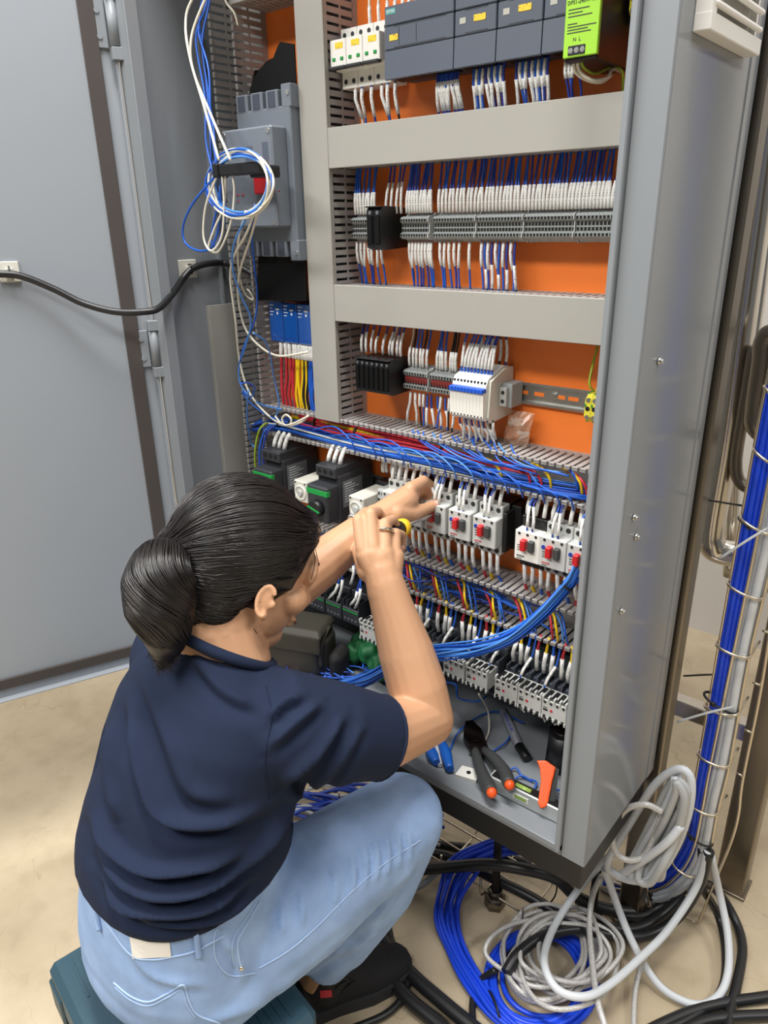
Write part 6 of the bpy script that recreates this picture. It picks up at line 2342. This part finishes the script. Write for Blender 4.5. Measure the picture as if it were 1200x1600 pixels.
tube_thing('steel_pipe', 'tall stainless pipe beyond the picture edge, farther back', 'pipe', [PY(1262, -60, 1.5), PY(1204, 300, 1.5), PY(1182, 480, 1.5), PY(1150, 700, 1.5), PY(1140, 900, 1.5)], 0.013, 'steel', 'stainless pipes behind the cabinet', 18)

# ------------------------------------------------------------------ cable basket with its cables
YT = 1.125
L1 = [(1330, 0), (1262, 320), (1197, 603), (1162, 790), (1128, 980), (1083, 1240), (1073, 1300), (1042, 1357), (997, 1386), (945, 1376)]
L2 = [(1345, 0), (1282, 320), (1222, 640), (1185, 830), (1148, 1010), (1108, 1205), (1097, 1266), (1083, 1328), (1058, 1368), (1016, 1393), (940, 1386)]
L3 = [(1360, 0), (1302, 320), (1248, 660), (1210, 860), (1170, 1030), (1140, 1193), (1121, 1269), (1110, 1326), (1096, 1372), (1070, 1399), (1029, 1414), (935, 1400)]
L4 = [(1380, 0), (1320, 320), (1262, 660), (1222, 860), (1191, 1066), (1161, 1216), (1154, 1272), (1142, 1316), (1114, 1384), (1088, 1446), (1054, 1472), (1010, 1485), (950, 1472)]
t = thing('cable_basket', 'bent wire-mesh cable basket rising behind the cabinet side', 'cable tray', PY(1016, 1393, YT))


def basket(l, y):
    return catmull([PY(x, yy, y) for x, yy in l], 6)


for l, y in ((L1, YT), (L2, YT - 0.018), (L3, YT), (L4, YT + 0.035)):
    q = basket(l, y)
    q[:, 2] = np.maximum(q[:, 2], 0.006)
    MB().tube(q, 0.0024, 8).build('long_wire', 'tray_wire', t)
RG = [((1197, 603), (1248, 640)), ((1180, 700), (1228, 730)), ((1160, 806), (1210, 832)), ((1140, 908), (1192, 932)), ((1122, 1002), (1173, 1023)), ((1104, 1098), (1155, 1112)), ((1093, 1172), (1140, 1193)), ((1079, 1248), (1122, 1268)), ((1054, 1342), (1090, 1364)), ((1014, 1378), (1026, 1414))]
for (a, c_) in RG:
    p, q = PY(*a, YT), PY(*c_, YT)
    m_ = (p + q) / 2
    pts = [p + np.array((0, 0.05, 0)), p + np.array((0, 0.008, 0)), p + np.array((0.002, -0.014, 0)), m_ + np.array((0, -0.021, 0)), q + np.array((-0.002, -0.014, 0)), q + np.array((0, 0.008, 0)), q + np.array((0, 0.05, 0))]
    MB().tube(catmull(pts, 3), 0.0024, 8).build('rung', 'tray_wire', t)
for (a, c_) in (((1191, 985), (1200, 985)), ((1176, 1066), (1191, 1070)), ((1163, 1140), (1176, 1146)), ((1150, 1208), (1161, 1216))):
    MB().tube([PY(*a, YT + 0.03), PY(a[0] + 10, a[1] + 4, YT + 0.03), PY(*c_, YT + 0.04)], 0.002, 8).build('rung', 'tray_wire', t)


def between(f_, y, zmin=0.008):
    """a line running f_ of the way from the first to the third long wire"""
    q1, q3 = resample([PY(*p, y) for p in L1], 60), resample([PY(*p, y) for p in L3], 60)
    q = q1 * (1 - f_) + q3 * f_
    q[:, 2] = np.maximum(q[:, 2], zmin)
    return q


GB = 'cables running in the wire basket'
for i, (f_, y) in enumerate(((0.06, YT + 0.004), (0.20, YT), (0.34, YT + 0.004), (0.46, YT + 0.008), (0.14, YT + 0.016), (0.28, YT + 0.018))):
    q = between(f_, y)
    tag(MB().tube(q, 0.0043, 10).build('blue_cable', 'cable_blue', None, q[0]), ('bright blue cable in the basket, outermost towards the cabinet', 'bright blue cable in the basket, second from the cabinet', 'bright blue cable in the basket, third from the cabinet', 'bright blue cable in the basket, against the white ones', 'blue cable lying deeper in the basket, nearer the cabinet', 'blue cable lying deeper in the basket, nearer the white ones')[i], 'cable', GB)
for i, (f_, y, r, m_) in enumerate(((0.60, YT + 0.002, 0.0055, 'hose_white'), (0.78, YT - 0.002, 0.0068, 'hose_white'), (0.92, YT + 0.008, 0.006, 'hose_grey'), (0.70, YT + 0.02, 0.006, 'hose_grey'))):
    q = between(f_, y)
    tag(MB().tube(q, r, 10).build('white_cable', m_, None, q[0]), ('white cable in the basket directly beside the blue ones', 'thickest white cable in the basket', 'pale grey cable along the outer basket wire', 'pale grey cable deeper in the basket')[i], 'cable', GB)
for i, (x, y, w_) in enumerate(((1185, 822, 26), (1127, 1098, 26), (1092, 1306, 22), (1021, 1392, 16))):
    c = PY(x, y, YT - 0.002)
    rr = w_ * 1.28 / F
    q = MB()
    tv = (0.25, 0, 1.0) if i < 3 else (1, 0, 0.1)
    tv = unit(tv); uu = unit(np.cross(tv, (0, 1, 0))); vv = np.array((0, 1.0, 0))
    q.tube([c + uu * rr * math.cos(a) + vv * (0.016 * math.sin(a)) for a in np.linspace(0, 2 * math.pi, 21)[:-1]], 0.0022, 6, closed=True)
    q.ell(c - vv * 0.016 + uu * rr * 0.3, (0.005, 0.004, 0.005), None, 8, 6)
    o = q.build('cable_tie', 'wire_black', None, c)
    tag(o, ('black cable tie round the basket, topmost in view', 'black cable tie round the basket at mid height', 'black cable tie round the basket just above its bend', 'black cable tie on the bent foot of the basket')[i], 'cable tie', 'cable ties on the basket')
for i, (a, m_, c_) in enumerate((((1198, 826), (1165, 846), (1124, 873)), ((1148, 1104), (1105, 1114), (1058, 1128)))):
    q = MB()
    p = [PY(*a, YT - 0.02), PY(*m_, YT - 0.045), PY(*c_, YT - 0.06)]
    q.tube(catmull(p, 5), 0.0026, 4)
    tag(q.build('tie_tail', 'hose_grey', None, p[0]), ('grey cable tie tail sticking out high on the basket', 'grey cable tie tail sticking out lower on the basket')[i], 'cable tie')
tube_thing('tie_tail', 'thin black cable tie tail pointing at the cabinet side', 'cable tie', [PY(1070, 776, 1.2), PY(1110, 782, 1.2), PY(1160, 790, 1.15)], 0.0018, 'wire_black', None, 5)
tube_thing('tie_tail', 'thin black cable tie tail at the floor line behind the basket', 'cable tie', [PY(1068, 1056, 1.2), PY(1110, 1054, 1.18), PY(1125, 1056, 1.15)], 0.0018, 'wire_black', None, 5)

# ------------------------------------------------------------------ hoses and cables on the floor
def zpts(l):
    return [PZ(x, y, z) for x, y, z in l]


t = thing('hose_coil', 'tall oval coil of pale grey hose leaning against the cabinet corner', 'hose coil', PZ(1010, 1370, 0.05))
rs = np.random.RandomState(8)
oval = [(950, 1345), (985, 1285), (1022, 1228), (1058, 1202), (1079, 1216), (1076, 1268), (1055, 1325), (1025, 1368), (992, 1376), (962, 1366)]
MB().tube(catmull([PY(x, y, 1.02 - 0.03 * (y > 1330)) for x, y in oval], 6, True), 0.0068, 10, True).build('loop', 'hose_white', t)
thin = [(1062, 1218), (1073, 1244), (1062, 1302), (1038, 1350), (1008, 1372), (988, 1366), (1004, 1330), (1030, 1280), (1050, 1236)]
for k in range(5):
    pts = []
    for j, (x, y) in enumerate(thin):
        lo = 1 if 4 <= j else 0
        pts.append(PY(x + (7.5 * k if lo else 1.5 * k) - 8 + rs.uniform(-2, 2), y + 5 * (k % 3) - 4 + rs.uniform(-3, 3), 1.025 - 0.013 * (k % 3) - 0.02 * (y > 1330)))
    MB().tube(catmull(pts, 6, True), 0.0066, 10, True).build('loop', 'hose_white' if k % 2 else 'hose_grey', t)
MB().tube(catmull([PY(965, 1370, 1.0), PY(1000, 1348, 0.985), PY(1040, 1318, 0.985), PY(1064, 1290, 1.0)], 6), 0.0068, 10).build('loop', 'hose_white', t)
GH = 'thick pale hoses lying on the floor'
tube_thing('white_hose', 'thick white hose making a wide loop over the braided coil', 'hose', zpts([(960, 1330, .22), (915, 1376, .13), (874, 1433, .085), (852, 1484, .095), (855, 1522, .095), (877, 1550, .09), (915, 1557, .085), (953, 1538, .085), (997, 1500, .085), (1042, 1455, .09), (1086, 1389, .14), (1106, 1330, .23)]), 0.0068, 'hose_white', GH, 12)
tube_thing('white_hose', 'thick white hose hanging in a deep loop below the basket', 'hose', zpts([(945, 1357, .2), (962, 1408, .11), (985, 1465, .065), (1016, 1522, .03), (1048, 1554, .015), (1092, 1570, .012), (1124, 1554, .015), (1138, 1516, .03), (1137, 1459, .05), (1124, 1395, .1), (1111, 1338, .2)]), 0.0068, 'hose_white', GH, 12)
tube_thing('white_hose', 'pale hose curving out from beneath the cabinet near the knee', 'hose', zpts([(600, 1396, .012), (625, 1392, .012), (655, 1385, .015), (690, 1358, .05), (735, 1326, .08), (790, 1314, .09)]), 0.0065, 'hose_grey', GH, 12)
GBR = 'single braided hoses'
tube_thing('braided_hose', 'braided grey hose bent into a ring on the white coil', 'hose', [PY(1034, 1268, 0.985), PY(1008, 1257, 0.975), PY(978, 1265, 0.968), PY(961, 1290, 0.965), PY(957, 1316, 0.965), PY(968, 1338, 0.968), PY(990, 1344, 0.975), PY(1012, 1330, 0.99), PY(1036, 1270, 1.01), PY(1056, 1225, 1.02)], 0.0052, 'braid', GBR, 10)
tube_thing('braided_hose', 'braided hose running down across the floor to the picture bottom', 'hose', zpts([(940, 1368, .16), (926, 1400, .12), (921, 1445, .09), (925, 1500, .075), (933, 1560, .07), (946, 1606, .06), (955, 1640, .05)]), 0.0052, 'braid', GBR, 10)
tube_thing('braided_hose', 'thin braided hose dropping from the crossing of the white hoses', 'hose', zpts([(1010, 1490, .07), (1000, 1515, .035), (992, 1555, .02), (990, 1610, .012), (990, 1640, .012)]), 0.0045, 'braid', GBR, 10)
t = thing('braided_coil', 'tangled coil of silver braided hose on top of the blue coil', 'hose coil', PZ(870, 1500, 0.04))
for k in range(12):
    cx, cy = 872 + rs.uniform(-22, 22), 1488 + rs.uniform(-18, 18)
    rx, ry = rs.uniform(46, 92), rs.uniform(44, 82)
    tl_ = rs.uniform(-0.6, 0.6)
    pts = []
    n = 11
    for j in range(n):
        a = 2 * math.pi * j / n
        x, y = rx * math.cos(a) * rs.uniform(0.93, 1.07), ry * math.sin(a) * rs.uniform(0.93, 1.07)
        x, y = x * math.cos(tl_) - y * math.sin(tl_), x * math.sin(tl_) + y * math.cos(tl_)
        pts.append(PZ(cx + x, cy + y, 0.030 + 0.003 * k + 0.012 * math.sin(2 * a + k)))
    MB().tube(catmull(pts, 5, True), 0.0042, 8, True).build('loop', 'braid', t)
t = thing('cable_coil', 'round coil of bright blue cable lying on the floor', 'cable coil', PZ(840, 1530, 0.0))
for k in range(11):
    cx, cy = 846 + rs.uniform(-7, 7), 1532 + rs.uniform(-6, 6)
    rx, ry = 70 + 3.0 * (k % 6) + rs.uniform(-5, 5), 66 + 2.6 * (k % 6) + rs.uniform(-5, 5)
    pts = [PZ(cx + rx * math.cos(a), cy + ry * math.sin(a), 0.008 + 0.009 * (k // 6) + 0.002 * math.sin(3 * a + k)) for a in np.linspace(0, 2 * math.pi, 15)[:-1]]
    MB().tube(catmull(pts, 4, True), 0.0046, 8, True).build('loop', 'cable_blue', t)
t = thing('cable_hank', 'hank of bright blue cable curving out from under the cabinet', 'cable bundle', PZ(700, 1420, 0.03))
base = [(850, 1332, .14), (800, 1322, .13), (757, 1332, .11), (722, 1358, .07), (702, 1402, .03), (700, 1440, .02), (712, 1482, .012), (738, 1530, .012), (775, 1578, .012), (812, 1612, .012)]
for k in range(8):
    d = (k - 3.5)
    pts = [PZ(x + d * (4.4 if i > 2 else 1.0) + rs.uniform(-3, 3), y + d * (0.6 if i > 3 else 3.8) + rs.uniform(-3, 3), z + 0.004 * (k % 3)) for i, (x, y, z) in enumerate(base)]
    MB().tube(catmull(pts, 6), 0.0044, 8).build('strand', 'cable_blue', t)
q = MB()
for (x, y) in ((772, 1572),):
    c = PZ(x, y, 0.018)
    q.tube([c + np.array((math.cos(a) * 0.026 * 0.8 - 0, math.cos(a) * 0.026 * -0.6, 0.013 * math.sin(a))) for a in np.linspace(0, 2 * math.pi, 17)[:-1]], 0.0022, 6, closed=True)
q.build('cable_tie', 'wire_black', t)
GBC = 'black cables on the floor'
BC = [([(520, 1395, .012), (600, 1372, .02), (647, 1360, .04), (713, 1354, .10), (767, 1351, .13), (820, 1358, .14), (868, 1372, .12), (900, 1400, .07), (947, 1420, .04), (997, 1425, .03)], 0.0115, 'thick black cable passing below the cabinet front, in front of blue'),
      ([(640, 1330, .01), (700, 1338, .03), (770, 1372, .05), (830, 1402, .05), (883, 1433, .04), (947, 1449, .04), (997, 1450, .04), (1042, 1424, .06), (1084, 1376, .12), (1100, 1326, .22)], 0.0105, 'black cable following the inside of the basket bend'),
      ([(790, 1520, .05), (810, 1490, .06), (850, 1462, .065), (905, 1452, .065), (960, 1462, .05), (1010, 1462, .05), (1056, 1436, .08), (1092, 1384, .14), (1108, 1330, .23)], 0.0095, 'black cable arching from the blue coil into the basket'),
      ([(900, 1405, .03), (950, 1424, .03), (1000, 1432, .03), (1040, 1410, .05), (1075, 1370, .12)], 0.009, 'short black cable tucked inside the basket bend'),
      ([(1085, 1372, .12), (1120, 1392, .06), (1148, 1436, .02), (1160, 1480, .012), (1152, 1535, .012), (1140, 1585, .012), (1138, 1640, .012)], 0.0085, 'black cable descending behind the hanging white hose'),
      ([(1095, 1385, .1), (1122, 1430, .03), (1134, 1490, .012), (1126, 1550, .010), (1080, 1590, .010), (1000, 1625, .010)], 0.0075, 'black cable circling outside the hanging white hose'),
      ([(960, 1640, .009), (1040, 1598, .009), (1110, 1572, .009), (1210, 1556, .009)], 0.0095, 'black cable crossing the bottom corner, upper of two'),
      ([(1020, 1640, .009), (1090, 1600, .009), (1140, 1590, .009), (1215, 1586, .009)], 0.0095, 'black cable crossing the bottom corner, lower of two'),
      ([(575, 1420, .012), (600, 1470, .012), (640, 1520, .012), (690, 1565, .012), (750, 1615, .012)], 0.013, 'thick black cable running past the shoe, nearer the blue coil'),
      ([(560, 1440, .012), (590, 1500, .012), (632, 1555, .012), (690, 1605, .012), (720, 1640, .012)], 0.013, 'thick black cable running past the shoe, nearer the shoe'),
      ([(612, 1380, .010), (606, 1420, .010), (612, 1470, .010), (634, 1500, .010), (634, 1545, .010), (610, 1580, .010), (560, 1604, .010), (480, 1630, .010), (420, 1650, .010)], 0.0065, 'thin black cable curling around the shoe toe'),
      ([(590, 1400, .01), (588, 1440, .01), (600, 1480, .012), (628, 1520, .02)], 0.0065, 'thin black cable emerging behind the trouser hem'),
      ([(640, 1320, .01), (700, 1322, .012), (760, 1330, .012), (830, 1352, .012)], 0.010, 'black cable deep in the shadow under the cabinet'),
      ([(742, 1620, .008), (738, 1570, .008), (748, 1535, .012), (775, 1515, .04)], 0.006, 'thin black cable coming out of the blue coil')]
for p, r, lab in BC:
    P = zpts([(x, y, max(z, r + 0.001)) for x, y, z in p])
    tube_thing('black_cable', lab, 'cable', P, r, 'cable_black', GBC, 12)
tube_thing('hanging_tie', 'long black cable tie dangling under the cabinet corner', 'cable tie', [PY(871, 1372, 1.0), PY(868, 1398, 1.0), PY(852, 1420, 1.0), PY(838, 1436, 1.02)], 0.0016, 'wire_black', None, 5)
# mesh of a second basket lying under the cabinet
t = thing('floor_basket', 'flat wire-mesh basket lying in the shadow under the cabinet', 'cable tray', (-0.75, 1.02, 0.02))
for y in (0.95, 1.0, 1.05):
    MB().tube([(-1.15, y, 0.03), (-0.42, y, 0.03)], 0.0022, 6).build('long_wire', 'tray_wire', t)
for k in range(8):
    x = -1.12 + 0.095 * k
    MB().tube(catmull([(x, 0.93, 0.075), (x, 0.935, 0.03), (x, 1.0, 0.0275), (x, 1.065, 0.03), (x, 1.07, 0.075)], 4), 0.0022, 6).build('rung', 'tray_wire', t)
t = thing('cable_bundle', 'dark blue cable tangle glimpsed under the arm behind the knee', 'cable bundle', (-0.80, 0.80, 0.30))
for k in range(40):
    a = PZ(455 + rs.uniform(0, 160), 1225 + rs.uniform(0, 75), 0.05)
    d = np.array((rs.uniform(0.05, 0.12), rs.uniform(0.02, 0.08), 0))
    P = [a - d, a - d * 0.3 + np.array((0, 0, rs.uniform(0, 0.03))), a + d * 0.3 + np.array((0, 0, rs.uniform(0, 0.03))), a + d]
    P = [np.array((q[0], q[1], max(q[2] - 0.02, 0.008))) for q in P]
    MB().tube(catmull(P, 5), 0.0040, 7).build('strand', ('wire_darkblue', 'wire_darkblue', 'hose_grey')[k % 3], t)
